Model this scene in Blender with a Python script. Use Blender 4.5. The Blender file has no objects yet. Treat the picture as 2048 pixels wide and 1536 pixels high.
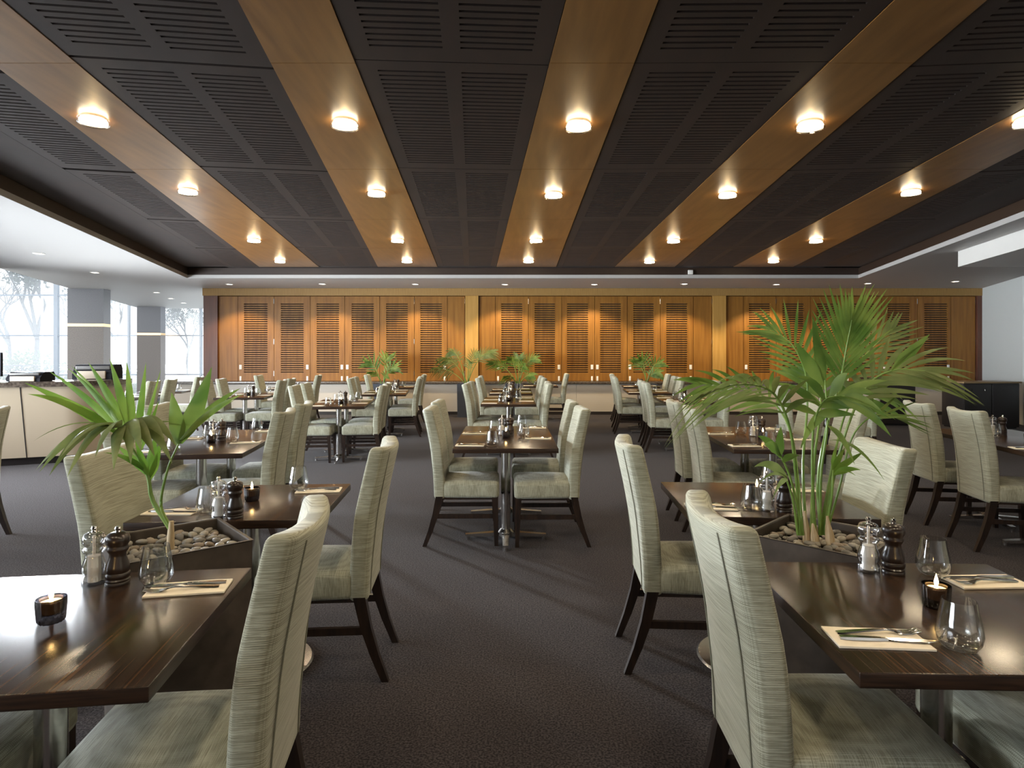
import bpy, bmesh, math, random
from mathutils import Vector, Matrix, Euler
PI = math.pi
R = math.radians
scene = bpy.context.scene
COL = scene.collection
random.seed(7)

# ------------------------------------------------------------------ camera, world, sun, exposure
CAM_Z, F, CX, HY = 1.414, 1250.0, 1024.0, 711.0
cd = bpy.data.cameras.new('camera')
cam = bpy.data.objects.new('camera', cd); COL.objects.link(cam)
cam.location = (0, 0, CAM_Z); cam.rotation_euler = (PI/2, 0, 0)
cd.sensor_width = 36.0; cd.lens = 36.0*F/2048.0
cd.shift_y = (HY-768.0)/2048.0
cd.clip_start = 0.05; cd.clip_end = 300
scene.camera = cam
scene.view_settings.view_transform = 'Standard'
scene.view_settings.look = 'None'
scene.view_settings.gamma = 1.0
scene.view_settings.use_curve_mapping = False
scene.view_settings.exposure = 0.55

wd = bpy.data.worlds.new('overcast'); scene.world = wd; wd.use_nodes = True
bg = wd.node_tree.nodes['Background']
bg.inputs['Color'].default_value = (0.86, 0.93, 1.0, 1)
bg.inputs['Strength'].default_value = 1.1

def add_light(name, kind, loc, energy, color, rot=(0,0,0), **kw):
    l = bpy.data.lights.new(name, kind); l.energy = energy; l.color = color
    for k, v in kw.items(): setattr(l, k, v)
    o = bpy.data.objects.new(name, l); COL.objects.link(o)
    o.location = loc; o.rotation_euler = rot
    return o
# low bright sky glow coming through the bays at the far left
SUN_DIR = Vector((0.60, -0.78, -0.108)).normalized()
add_light('sun', 'SUN', (-14, 24, 6), 28.0, (0.93, 0.96, 1.0), rot=SUN_DIR.to_track_quat('-Z', 'Y').to_euler(), angle=R(9))
# the window line on the left of the room, running out of the picture towards the camera
def XW(y): return -9.5+(11.6-y)*0.333
def XL(y): return -6.78+(13.06-y)*0.24
def XR(y): return 7.24-(13.06-y)*0.22
def window_light(y0, y1, energy):
    a = Vector((XW(y0)-0.25, y0, 0)); b = Vector((XW(y1)-0.25, y1, 0))
    m = (a+b)/2; d = (b-a); ang = math.atan2(d.y, d.x)
    o = add_light('window_daylight', 'AREA', (m.x, m.y, 1.40), energy, (0.93, 0.96, 1.0), shape='RECTANGLE', size=d.length, size_y=1.8, spread=R(100))
    n = (Vector((d.y, -d.x, 0)).normalized()+Vector((0, 0, -0.03))).normalized()
    o.rotation_euler = n.to_track_quat('-Z', 'Y').to_euler()
window_light(-1.6, 4.6, 150)
window_light(4.9, 11.0, 720)

# ------------------------------------------------------------------ measuring helpers
def P(px, py, z=0.0):                      # photo pixel -> point on the level z
    y = F*(CAM_Z-z)/(py-HY)
    return Vector(((px-CX)/F*y, y, z))
def Q(px, py, y):                          # photo pixel -> point at the distance y
    return Vector(((px-CX)/F*y, y, CAM_Z-(py-HY)/F*y))

# ------------------------------------------------------------------ materials
def new_mat(name):
    m = bpy.data.materials.new(name); m.use_nodes = True
    nt = m.node_tree
    return m, nt, nt.nodes['Principled BSDF']
def mat(name, color, rough=0.5, metal=0.0, spec=0.5, coat=0.0, coat_rough=0.1, c2=None, scale=(1,1,1), nscale=5.0, detail=4.0,
        lo=0.35, hi=0.65, bump=0.0, bscale=None, emit=None, estr=0.0, sheen=0.0):
    m, nt, b = new_mat(name)
    b.inputs['Base Color'].default_value = (*color, 1)
    b.inputs['Roughness'].default_value = rough
    b.inputs['Metallic'].default_value = metal
    b.inputs['Specular IOR Level'].default_value = spec
    b.inputs['Coat Weight'].default_value = coat
    b.inputs['Coat Roughness'].default_value = coat_rough
    b.inputs['Sheen Weight'].default_value = sheen
    if emit:
        b.inputs['Emission Color'].default_value = (*emit, 1); b.inputs['Emission Strength'].default_value = estr
    if c2 or bump:
        tc = nt.nodes.new('ShaderNodeTexCoord'); mp = nt.nodes.new('ShaderNodeMapping')
        mp.inputs['Scale'].default_value = scale
        nt.links.new(tc.outputs['Object'], mp.inputs['Vector'])
        nz = nt.nodes.new('ShaderNodeTexNoise'); nz.inputs['Scale'].default_value = nscale; nz.inputs['Detail'].default_value = detail
        nt.links.new(mp.outputs['Vector'], nz.inputs['Vector'])
        if c2:
            cr = nt.nodes.new('ShaderNodeValToRGB')
            cr.color_ramp.elements[0].position = lo; cr.color_ramp.elements[0].color = (*color, 1)
            cr.color_ramp.elements[1].position = hi; cr.color_ramp.elements[1].color = (*c2, 1)
            nt.links.new(nz.outputs['Fac'], cr.inputs['Fac']); nt.links.new(cr.outputs['Color'], b.inputs['Base Color'])
        if bump:
            nb = nz
            if bscale:
                nb = nt.nodes.new('ShaderNodeTexNoise'); nb.inputs['Scale'].default_value = bscale; nb.inputs['Detail'].default_value = 2
                nt.links.new(mp.outputs['Vector'], nb.inputs['Vector'])
            bp = nt.nodes.new('ShaderNodeBump'); bp.inputs['Strength'].default_value = bump; bp.inputs['Distance'].default_value = 0.004
            nt.links.new(nb.outputs['Fac'], bp.inputs['Height']); nt.links.new(bp.outputs['Normal'], b.inputs['Normal'])
    return m
def mix_see_through(name, tint, gloss_rough, facing_lo, facing_hi, extra=None, extra_fac=0.0):
    """clear pane or thin clear wall: see-through, with a mirror sheen that grows towards the grazing edge"""
    m = bpy.data.materials.new(name); m.use_nodes = True
    nt = m.node_tree; nt.nodes.clear()
    out = nt.nodes.new('ShaderNodeOutputMaterial'); tr = nt.nodes.new('ShaderNodeBsdfTransparent')
    gl = nt.nodes.new('ShaderNodeBsdfGlossy'); mx = nt.nodes.new('ShaderNodeMixShader'); lw = nt.nodes.new('ShaderNodeLayerWeight')
    tr.inputs['Color'].default_value = (*tint, 1); gl.inputs['Roughness'].default_value = gloss_rough
    mr = nt.nodes.new('ShaderNodeMapRange'); mr.inputs['To Min'].default_value = facing_lo; mr.inputs['To Max'].default_value = facing_hi
    lw.inputs['Blend'].default_value = 0.35
    nt.links.new(lw.outputs['Facing'], mr.inputs['Value']); nt.links.new(mr.outputs['Result'], mx.inputs['Fac'])
    nt.links.new(tr.outputs[0], mx.inputs[1]); nt.links.new(gl.outputs[0], mx.inputs[2])
    last = mx
    if extra:
        ex = nt.nodes.new('ShaderNodeBsdfTranslucent'); ex.inputs['Color'].default_value = (*extra, 1)
        m2 = nt.nodes.new('ShaderNodeMixShader'); m2.inputs['Fac'].default_value = extra_fac
        nt.links.new(mx.outputs[0], m2.inputs[1]); nt.links.new(ex.outputs[0], m2.inputs[2]); last = m2
    nt.links.new(last.outputs[0], out.inputs['Surface'])
    return m
def fabric_mat(name, stretch):
    m, nt, b = new_mat(name)
    tc = nt.nodes.new('ShaderNodeTexCoord')
    mp = nt.nodes.new('ShaderNodeMapping'); mp.inputs['Scale'].default_value = stretch
    nz = nt.nodes.new('ShaderNodeTexNoise'); nz.inputs['Scale'].default_value = 1.6; nz.inputs['Detail'].default_value = 3
    cr = nt.nodes.new('ShaderNodeValToRGB')
    cr.color_ramp.elements[0].position = 0.40; cr.color_ramp.elements[0].color = (0.215, 0.215, 0.155, 1)
    cr.color_ramp.elements[1].position = 0.60; cr.color_ramp.elements[1].color = (0.41, 0.413, 0.325, 1)
    nt.links.new(tc.outputs['Object'], mp.inputs['Vector']); nt.links.new(mp.outputs['Vector'], nz.inputs['Vector'])
    nt.links.new(cr.outputs['Color'], b.inputs['Base Color'])
    # fine basket weave as relief
    wa = nt.nodes.new('ShaderNodeTexWave'); wa.bands_direction = 'X'; wa.inputs['Scale'].default_value = 62; wa.inputs['Distortion'].default_value = 1.5
    wb = nt.nodes.new('ShaderNodeTexWave'); wb.bands_direction = 'Z'; wb.inputs['Scale'].default_value = 62; wb.inputs['Distortion'].default_value = 1.5
    ml = nt.nodes.new('ShaderNodeMath'); ml.operation = 'MULTIPLY'
    nt.links.new(tc.outputs['Object'], wa.inputs['Vector']); nt.links.new(tc.outputs['Object'], wb.inputs['Vector'])
    nt.links.new(wa.outputs['Fac'], ml.inputs[0]); nt.links.new(wb.outputs['Fac'], ml.inputs[1])
    mw = nt.nodes.new('ShaderNodeMath'); mw.operation = 'MULTIPLY_ADD'; mw.inputs[1].default_value = 0.20
    sb = nt.nodes.new('ShaderNodeMath'); sb.operation = 'SUBTRACT'; sb.inputs[1].default_value = 0.05
    nt.links.new(ml.outputs[0], mw.inputs[0]); nt.links.new(nz.outputs['Fac'], mw.inputs[2]); nt.links.new(mw.outputs[0], sb.inputs[0]); nt.links.new(sb.outputs[0], cr.inputs['Fac'])
    ad = nt.nodes.new('ShaderNodeMath'); ad.operation = 'ADD'
    nt.links.new(ml.outputs[0], ad.inputs[0]); nt.links.new(nz.outputs['Fac'], ad.inputs[1])
    bp = nt.nodes.new('ShaderNodeBump'); bp.inputs['Strength'].default_value = 0.3; bp.inputs['Distance'].default_value = 0.0015
    nt.links.new(ad.outputs[0], bp.inputs['Height']); nt.links.new(bp.outputs['Normal'], b.inputs['Normal'])
    b.inputs['Roughness'].default_value = 0.85; b.inputs['Sheen Weight'].default_value = 0.25; b.inputs['Specular IOR Level'].default_value = 0.2
    return m
def table_mat(name):
    m, nt, b = new_mat(name)
    tc = nt.nodes.new('ShaderNodeTexCoord')
    mp = nt.nodes.new('ShaderNodeMapping'); mp.inputs['Scale'].default_value = (150, 0.6, 20)
    nz = nt.nodes.new('ShaderNodeTexNoise'); nz.inputs['Scale'].default_value = 1.7; nz.inputs['Detail'].default_value = 6
    cr = nt.nodes.new('ShaderNodeValToRGB')
    e = cr.color_ramp.elements
    e[0].position = 0.40; e[0].color = (0.018, 0.011, 0.008, 1)
    e[1].position = 0.66; e[1].color = (0.075, 0.037, 0.018, 1)
    x = e.new(0.55); x.color = (0.034, 0.019, 0.012, 1)
    nt.links.new(tc.outputs['Object'], mp.inputs['Vector']); nt.links.new(mp.outputs['Vector'], nz.inputs['Vector'])
    nt.links.new(nz.outputs['Fac'], cr.inputs['Fac']); nt.links.new(cr.outputs['Color'], b.inputs['Base Color'])
    b.inputs['Roughness'].default_value = 0.22; b.inputs['Specular IOR Level'].default_value = 0.36
    return m
def leaf_mat(name, a, c):
    m, nt, b = new_mat(name)
    tc = nt.nodes.new('ShaderNodeTexCoord'); nz = nt.nodes.new('ShaderNodeTexNoise'); nz.inputs['Scale'].default_value = 9
    cr = nt.nodes.new('ShaderNodeValToRGB')
    cr.color_ramp.elements[0].position = 0.35; cr.color_ramp.elements[0].color = (*a, 1)
    cr.color_ramp.elements[1].position = 0.68; cr.color_ramp.elements[1].color = (*c, 1)
    nt.links.new(tc.outputs['Object'], nz.inputs['Vector']); nt.links.new(nz.outputs['Fac'], cr.inputs['Fac'])
    nt.links.new(cr.outputs['Color'], b.inputs['Base Color'])
    b.inputs['Roughness'].default_value = 0.5; b.inputs['Specular IOR Level'].default_value = 0.3
    t = nt.nodes.new('ShaderNodeBsdfTranslucent'); mx = nt.nodes.new('ShaderNodeMixShader'); mx.inputs['Fac'].default_value = 0.42
    nt.links.new(cr.outputs['Color'], t.inputs['Color'])
    nt.links.new(b.outputs[0], mx.inputs[1]); nt.links.new(t.outputs[0], mx.inputs[2])
    nt.links.new(mx.outputs[0], nt.nodes['Material Output'].inputs['Surface'])
    return m

M = {}
M['fabric'] = fabric_mat('sage_back_fabric', (5, 9, 480))
M['seat_fabric'] = fabric_mat('sage_seat_fabric', (8, 420, 14))
M['seam'] = mat('seam_thread', (0.20, 0.20, 0.155), 0.9)
M['chair_wood'] = mat('dark_chair_wood', (0.010, 0.007, 0.006), 0.28, c2=(0.028, 0.016, 0.011), scale=(20, 20, 2), nscale=3)
M['table'] = table_mat('zebrano_table')
M['table_edge'] = mat('table_edge_band', (0.016, 0.009, 0.006), 0.3, c2=(0.040, 0.020, 0.011), scale=(3, 3, 60), nscale=3)
M['chrome'] = mat('brushed_steel', (0.62, 0.60, 0.58), 0.22, 1.0)
M['black_metal'] = mat('black_metal', (0.01, 0.01, 0.01), 0.4)
M['carpet'] = mat('carpet', (0.017, 0.014, 0.0155), 0.95, spec=0.08, c2=(0.066, 0.056, 0.060), nscale=120, detail=3, lo=0.40, hi=0.62, bump=0.6, bscale=170, sheen=0.06)
M['white_paint'] = mat('white_paint', (0.72, 0.71, 0.68), 0.6)
M['soffit_paint'] = mat('soffit_paint', (0.42, 0.408, 0.395), 0.6)
M['wall_right'] = mat('pale_wall', (0.60, 0.63, 0.62), 0.6)
M['panel_wood'] = mat('ceiling_plywood_dark', (0.012, 0.005, 0.0026), 0.64, spec=0.75, c2=(0.022, 0.009, 0.0045), scale=(3, 1, 1), nscale=2.2, lo=0.3, hi=0.7)
M['strip_wood'] = mat('ceiling_plywood_warm', (0.17, 0.078, 0.018), 0.5, spec=0.2, coat=1.0, coat_rough=0.33, c2=(0.27, 0.13, 0.034), scale=(6, 0.7, 1), nscale=2.2, lo=0.3, hi=0.7)
M['fascia'] = mat('dark_fascia', (0.030, 0.017, 0.011), 0.45)
M['void'] = mat('black_void', (0.006, 0.005, 0.004), 0.9)
M['door_wood'] = mat('honey_veneer', (0.185, 0.075, 0.013), 0.42, spec=0.35, c2=(0.275, 0.125, 0.024), scale=(9, 1, 0.55), nscale=1.8, detail=5, lo=0.3, hi=0.7)
M['post_wood'] = mat('pale_veneer', (0.36, 0.195, 0.045), 0.45, spec=0.35, c2=(0.45, 0.255, 0.070), scale=(9, 1, 0.6), nscale=2.0, lo=0.3, hi=0.7)
M['head_wood'] = mat('head_veneer', (0.24, 0.135, 0.040), 0.5, spec=0.35, c2=(0.34, 0.20, 0.065), scale=(22, 1, 1), nscale=2.4, lo=0.3, hi=0.7)
M['jamb_wood'] = mat('red_brown_jamb', (0.085, 0.030, 0.018), 0.4, c2=(0.12, 0.045, 0.024), scale=(6, 1, 0.5), nscale=2)
M['stone'] = mat('dark_stone', (0.060, 0.045, 0.036), 0.22, c2=(0.16, 0.13, 0.105), nscale=30, lo=0.4, hi=0.7)
M['granite'] = mat('brown_granite', (0.135, 0.115, 0.105), 0.5, c2=(0.24, 0.205, 0.185), nscale=70, lo=0.35, hi=0.68)
M['granite_dark'] = mat('grey_granite', (0.115, 0.115, 0.13), 0.42, c2=(0.16, 0.16, 0.175), nscale=70, lo=0.35, hi=0.68)
M['brass'] = mat('brass', (0.75, 0.50, 0.25), 0.3, 1.0)
M['counter'] = mat('cream_laminate', (0.60, 0.50, 0.37), 0.35)
M['base_panel'] = mat('grey_beige_panel', (0.50, 0.45, 0.39), 0.45)
M['dark_cab'] = mat('charcoal_laminate', (0.026, 0.022, 0.021), 0.35)
M['cab_top'] = mat('cabinet_top', (0.30, 0.20, 0.10), 0.3)
M['planter'] = mat('bronze_planter', (0.058, 0.046, 0.038), 0.42, spec=0.35, c2=(0.078, 0.063, 0.052), nscale=20)
M['planter_blue'] = mat('slate_planter', (0.075, 0.085, 0.11), 0.4)
M['soil'] = mat('potting_soil', (0.018, 0.012, 0.008), 0.95)
M['pebbles'] = [mat('pebble_grey', (0.173, 0.158, 0.137), 0.5, c2=(0.245, 0.223, 0.191), nscale=25), mat('pebble_brown', (0.187, 0.144, 0.104), 0.5, c2=(0.259, 0.205, 0.155), nscale=25),
                mat('pebble_dark', (0.094, 0.085, 0.076), 0.5, c2=(0.144, 0.133, 0.119), nscale=25), mat('pebble_pale', (0.259, 0.234, 0.194), 0.5, c2=(0.331, 0.302, 0.252), nscale=25)]
M['leaf'] = leaf_mat('palm_leaf', (0.070, 0.140, 0.022), (0.185, 0.255, 0.055))
M['leaf_light'] = leaf_mat('palm_leaf_light', (0.095, 0.195, 0.022), (0.195, 0.295, 0.05))
M['leaf_dull'] = leaf_mat('palm_leaf_dull', (0.095, 0.135, 0.034), (0.19, 0.225, 0.075))
M['stem'] = mat('palm_stem', (0.12, 0.22, 0.04), 0.4, c2=(0.20, 0.30, 0.07), nscale=14)
M['husk'] = mat('dry_husk', (0.40, 0.30, 0.17), 0.8, c2=(0.56, 0.45, 0.30), scale=(20, 20, 3), nscale=3)
M['glass'] = mix_see_through('clear_glass', (0.97, 0.98, 0.98), 0.02, 0.035, 0.62)
M['smoke_glass'] = mix_see_through('smoky_glass', (0.13, 0.125, 0.135), 0.03, 0.06, 0.55)
M['acrylic'] = mix_see_through('clear_acrylic', (0.90, 0.91, 0.93), 0.06, 0.16, 0.95)
M['pane'] = mix_see_through('window_pane', (0.94, 0.96, 0.97), 0.02, 0.03, 0.35, extra=(0.95, 0.97, 1.0), extra_fac=0.045)  # translucent share is a milky veil standing in for the haze outdoors
M['salt'] = mat('salt', (0.85, 0.83, 0.79), 0.8)
M['mill_wood'] = mat('dark_mill_wood', (0.010, 0.006, 0.005), 0.3, c2=(0.024, 0.012, 0.008), scale=(12, 12, 2), nscale=3, coat=0.25)
M['wax'] = mat('candle_wax', (0.80, 0.70, 0.55), 0.5, emit=(1.0, 0.45, 0.12), estr=0.6)
M['flame'] = mat('flame', (1, 0.8, 0.4), 0.5, emit=(1.0, 0.62, 0.22), estr=90)
M['napkin'] = mat('cream_paper', (0.80, 0.72, 0.58), 0.85, c2=(0.85, 0.77, 0.64), nscale=40)
M['steel'] = mat('polished_steel', (0.70, 0.68, 0.66), 0.12, 1.0)
M['plate_white'] = mat('white_plate', (0.80, 0.78, 0.74), 0.4)
M['lamp_ring'] = mix_see_through('lamp_glass', (0.98, 0.97, 0.94), 0.05, 0.05, 0.6)
M['lamp_glow'] = mat('lamp_glow', (1, 0.95, 0.85), 0.4, emit=(1.0, 0.82, 0.56), estr=13)
M['down_glow'] = mat('downlight_glow', (1, 0.95, 0.85), 0.4, emit=(1.0, 0.88, 0.70), estr=7)
M['alu'] = mat('window_aluminium', (0.42, 0.45, 0.50), 0.4, 0.3)
M['machine'] = mat('black_plastic', (0.014, 0.014, 0.018), 0.6, spec=0.06)
M['machine_grey'] = mat('grey_plastic', (0.09, 0.085, 0.08), 0.35)
M['machine_panel'] = mat('beige_plastic', (0.40, 0.33, 0.25), 0.45)
M['bark'] = mat('tree_bark', (0.045, 0.045, 0.045), 0.9)
M['far_leaf'] = mat('tree_leaf', (0.035, 0.045, 0.03), 0.8, spec=0.1, c2=(0.07, 0.085, 0.055), nscale=2)
M['bush_leaf'] = mat('bush_leaf', (0.045, 0.09, 0.018), 0.8, spec=0.1, c2=(0.11, 0.16, 0.045), nscale=2)
M['lawn'] = mat('pale_paving', (0.50, 0.51, 0.48), 0.9, c2=(0.60, 0.60, 0.58), nscale=3)
M['fence'] = mat('fence_wire', (0.06, 0.062, 0.07), 0.6)

# ------------------------------------------------------------------ mesh helpers
def finish(name, bm, m, parent=None, loc=None, smooth=True, sharp=38):
    bmesh.ops.recalc_face_normals(bm, faces=bm.faces[:])
    me = bpy.data.meshes.new(name); bm.to_mesh(me); bm.free()
    if smooth:
        me.shade_smooth(); me.set_sharp_from_angle(angle=R(sharp))
    if m: me.materials.append(m)
    o = bpy.data.objects.new(name, me); COL.objects.link(o)
    if parent: o.parent = parent
    if loc is not None: o.location = loc
    return o
def tag(o, label=None, cat=None, group=None, kind=None):
    if label: o['label'] = label
    if cat: o['category'] = cat
    if group: o['group'] = group
    if kind: o['kind'] = kind
    return o
def thing(name, label, cat, loc=(0,0,0), rz=0.0, group=None):
    o = bpy.data.objects.new(name, None); COL.objects.link(o)
    o.empty_display_size = 0.1
    o.location = loc; o.rotation_euler = (0, 0, rz)
    return tag(o, label, cat, group)
def dup(root, loc, rz, label=None, group=None):
    r = root.copy(); COL.objects.link(r); r.location = loc; r.rotation_euler = (0, 0, rz)
    if label: r['label'] = label
    if group: r['group'] = group
    for ch in list(root.children):
        c = ch.copy(); COL.objects.link(c); c.parent = r
        for g in list(ch.children):
            d = g.copy(); COL.objects.link(d); d.parent = c
    return r
def box(bm, x0, x1, y0, y1, z0, z1, mx=None):
    vs = [bm.verts.new((x, y, z)) for x in (x0, x1) for y in (y0, y1) for z in (z0, z1)]
    if mx:
        for v in vs: v.co = mx @ v.co
    for f in ((0,1,3,2),(4,6,7,5),(0,4,5,1),(2,3,7,6),(0,2,6,4),(1,5,7,3)):
        bm.faces.new([vs[i] for i in f])
def prism(bm, pts, z0, z1):
    a = [bm.verts.new((p[0], p[1], z0)) for p in pts]; b = [bm.verts.new((p[0], p[1], z1)) for p in pts]
    bm.faces.new(a[::-1]); bm.faces.new(b)
    n = len(pts)
    for i in range(n): bm.faces.new((a[i], a[(i+1) % n], b[(i+1) % n], b[i]))
def lathe(bm, prof, n=24, c=(0,0,0), mod=None, close=True):
    rings = []
    for k, (r, z) in enumerate(prof):
        if r < 1e-6: rings.append([bm.verts.new((c[0], c[1], c[2]+z))]); continue
        ring = []
        for i in range(n):
            a = 2*PI*i/n; rr = r*(mod(a, k) if mod else 1)
            ring.append(bm.verts.new((c[0]+rr*math.cos(a), c[1]+rr*math.sin(a), c[2]+z)))
        rings.append(ring)
    for a, b in zip(rings[:-1], rings[1:]):
        for i in range(n):
            j = (i+1) % n
            if len(a) == 1 and len(b) == 1: continue
            if len(a) == 1: bm.faces.new((a[0], b[i], b[j]))
            elif len(b) == 1: bm.faces.new((a[i], a[j], b[0]))
            else: bm.faces.new((a[i], a[j], b[j], b[i]))
    return rings
def sweep(bm, pts, secs):
    """loft a closed section list (each: list of (u,v)) along pts with frames kept level"""
    rings = []
    n = len(pts)
    for i, p in enumerate(pts):
        t = (pts[min(i+1, n-1)]-pts[max(i-1, 0)]).normalized()
        s = t.cross(Vector((0,0,1)))
        if s.length < 1e-3: s = Vector((1,0,0))
        s.normalize(); u = s.cross(t).normalized()
        rings.append([bm.verts.new(p+s*a+u*b) for a, b in secs[i]])
    k = len(rings[0])
    for a, b in zip(rings[:-1], rings[1:]):
        for i in range(k): bm.faces.new((a[i], a[(i+1) % k], b[(i+1) % k], b[i]))
    bm.faces.new(rings[0][::-1]); bm.faces.new(rings[-1])
def tube(bm, pts, r, n=8):
    pts = [Vector(p) for p in pts]
    rs = r if isinstance(r, (list, tuple)) else [r]*len(pts)
    sweep(bm, pts, [[(q*math.cos(2*PI*i/n), q*math.sin(2*PI*i/n)) for i in range(n)] for q in rs])
def rect_loft(bm, pts, sizes):
    """square-section leg: pts are (x,y,z), sizes (wx,wy), sections stay horizontal"""
    rings = []
    for (x, y, z), (a, b) in zip(pts, sizes):
        rings.append([bm.verts.new((x+sx*a/2, y+sy*b/2, z)) for sx, sy in ((-1,-1),(1,-1),(1,1),(-1,1))])
    for a, b in zip(rings[:-1], rings[1:]):
        for i in range(4): bm.faces.new((a[i], a[(i+1) % 4], b[(i+1) % 4], b[i]))
    bm.faces.new(rings[0]); bm.faces.new(rings[-1][::-1])
def rbox(bm, c, h, r, n=(1,1,1), f=None):
    """box with rounded edges and n inner divisions per axis; f deforms local points"""
    ax = []
    for q, k in zip(h, n):
        i = q-r
        inner = [-i+2*i*t/k for t in range(k+1)]
        ax.append([-q, -(i+0.414*r)]+inner+[i+0.414*r, q])
    dims = [len(a) for a in ax]; cache = {}
    def vert(i, j, k):
        key = (i, j, k)
        if key not in cache:
            p = Vector((ax[0][i], ax[1][j], ax[2][k])); q = Vector([max(-(h[a]-r), min(h[a]-r, p[a])) for a in range(3)])
            d = p-q
            if d.length > 1e-9: p = q+d.normalized()*r
            if f: p = f(p)
            cache[key] = bm.verts.new(p+Vector(c))
        return cache[key]
    for a, b, w in ((0,1,2),(1,2,0),(2,0,1)):
        for s in (0, dims[w]-1):
            for i in range(dims[a]-1):
                for j in range(dims[b]-1):
                    def at(x, y):
                        k = [0,0,0]; k[a] = x; k[b] = y; k[w] = s
                        return vert(*k)
                    q = [at(i,j), at(i+1,j), at(i+1,j+1), at(i,j+1)]
                    bm.faces.new(q if s else q[::-1])
def BM(): return bmesh.new()
def struct(name, bm, m, parent=None, smooth=False):
    o = finish(name, bm, m, parent, smooth=smooth)
    if not parent: o['kind'] = 'structure'
    return o

# ------------------------------------------------------------------ room shell
ZW, ZC = 3.24, 3.03                     # wood ceiling, white ceiling
YB = 15.1                               # louvred wall
YG = 21.5                               # far glazing
bm = BM(); box(bm, -20, 15, -3, YG+0.1, -0.1, 0.0); struct('floor', bm, M['carpet'])
ceiling = None
bm = BM()
yA = -2.8
prism(bm, [(XW(yA), yA), (XL(yA), yA), (-6.78, 13.06), (-6.78, YG), (XW(YG), YG)], ZC, ZC+0.07)
prism(bm, [(-6.78, 13.06), (7.24, 13.06), (7.24, 15.5), (-6.78, 15.5)], ZC, ZC+0.07)
prism(bm, [(XR(yA), yA), (14.2, yA), (14.2, 15.5), (7.24, 15.5), (7.24, 13.06)], ZC, ZC+0.07)
ceiling = struct('ceiling', bm, M['soffit_paint'])
bm = BM(); prism(bm, [(XW(-3), -3), (15, -3), (15, YG+0.1), (XW(YG+.1), YG+0.1)], ZW+0.12, ZW+0.3); struct('roof_slab', bm, M['void'], ceiling)
# dark upstand around the recess
bm = BM()
def upstand(a, b, out):
    prism(bm, [a, b, (b[0]+out[0], b[1]+out[1]), (a[0]+out[0], a[1]+out[1])], ZC+0.07, ZW+0.12)
upstand((XL(yA), yA), (-6.78, 13.06), (-0.05, 0)); upstand((-6.83, 13.06), (7.29, 13.06), (0, 0.05)); upstand((XR(yA), yA), (7.24, 13.06), (0.05, 0))
struct('recess_fascia', bm, M['fascia'], ceiling)
# closing wall of the ceiling void on the window side
bm = BM(); prism(bm, [(XW(yA), yA), (XW(YG), YG), (XW(YG)+0.05, YG), (XW(yA)+0.05, yA)], ZC+0.07, ZW+0.12); struct('edge_fascia', bm, M['white_paint'], ceiling)

# slotted plywood panels and warm lamp strips, fanning out towards the back
ROWS = [[(187,247),(376,387),(508,484),(560,525)], [(690,254),(753,391),(795,484),(814,525)], [(1157,257),(1107,394),(1072,484),(1057,525)],
        [(1620,257),(1455,394),(1347,485),(1299,526)], [(2056,249),(1822,389),(1632,485),(1547,525)]]
LZ = 3.19
LAMPS = [[P(px, py, LZ) for px, py in row] for row in ROWS]
def fit(row):
    n = len(row); my = sum(p.y for p in row)/n; mx = sum(p.x for p in row)/n
    k = sum((p.y-my)*(p.x-mx) for p in row)/sum((p.y-my)**2 for p in row)
    return mx-k*my, k
LINES = [fit(r) for r in LAMPS]
d0 = (LINES[4][0]-LINES[0][0])/4; dk = (LINES[4][1]-LINES[0][1])/4
c0 = sum(l[0] for l in LINES)/5; ck = sum(l[1] for l in LINES)/5
LAMPS_OUT = [[Vector((c0+(i-2)*d0+(ck+(i-2)*dk)*y, y, LZ)) for y in (2.45, 0.15)] for i in range(5)]
LINES = [(c0+(i-2)*d0, ck+(i-2)*dk) for i in range(-1, 6)]          # one more row each side
CENT = [((a[0]+b[0])/2, (a[1]+b[1])/2) for a, b in zip(LINES[:-1], LINES[1:])]
PW = 1.2
SEAMS = [-0.6, 1.65, 3.89, 6.11, 8.36, 10.6, 12.85]
def slotted_panel(L, half=0):
    bm = BM(); t = 0.018; h = PW/2
    fx = [(-h, -0.402*PW), (-0.402*PW, -0.044*PW), (-0.044*PW, 0.044*PW), (0.044*PW, 0.402*PW), (0.402*PW, h)]
    m = 0.13
    for i in (0, 2, 4):
        if (half > 0 and i == 0) or (half < 0 and i == 4): continue
        box(bm, fx[i][0], fx[i][1], -L/2+0.004, L/2-0.004, 0, t)
    n = 30; pitch = (L-2*m)/n; slot = 0.022
    for i in (1, 3):
        if (half > 0 and i == 1) or (half < 0 and i == 3): continue
        x0, x1 = fx[i]
        box(bm, x0, x1, -L/2+0.004, -L/2+m, 0, t)
        for k in range(n):
            y = -L/2+m+k*pitch
            box(bm, x0, x1, y+slot, y+pitch if k < n-1 else L/2-0.004, 0, t)
    return finish('slotted_panel', bm, M['panel_wood'], ceiling, smooth=False)
PANELS = {}
for i, (x0, k) in enumerate(CENT):
    half = 1 if i == 0 else (-1 if i == len(CENT)-1 else 0)
    for a, b in zip(SEAMS[:-1], SEAMS[1:]):
        yc = (a+b)/2; xc = x0+k*yc
        if half not in PANELS: PANELS[half] = o = slotted_panel(2.25, half)
        else: o = PANELS[half].copy(); COL.objects.link(o); o.parent = ceiling
        o.location = (xc, yc, ZW-0.002); o.rotation_euler = (0, 0, -math.atan(k)); o.scale = (1, (b-a)/2.25, 1)
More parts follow.
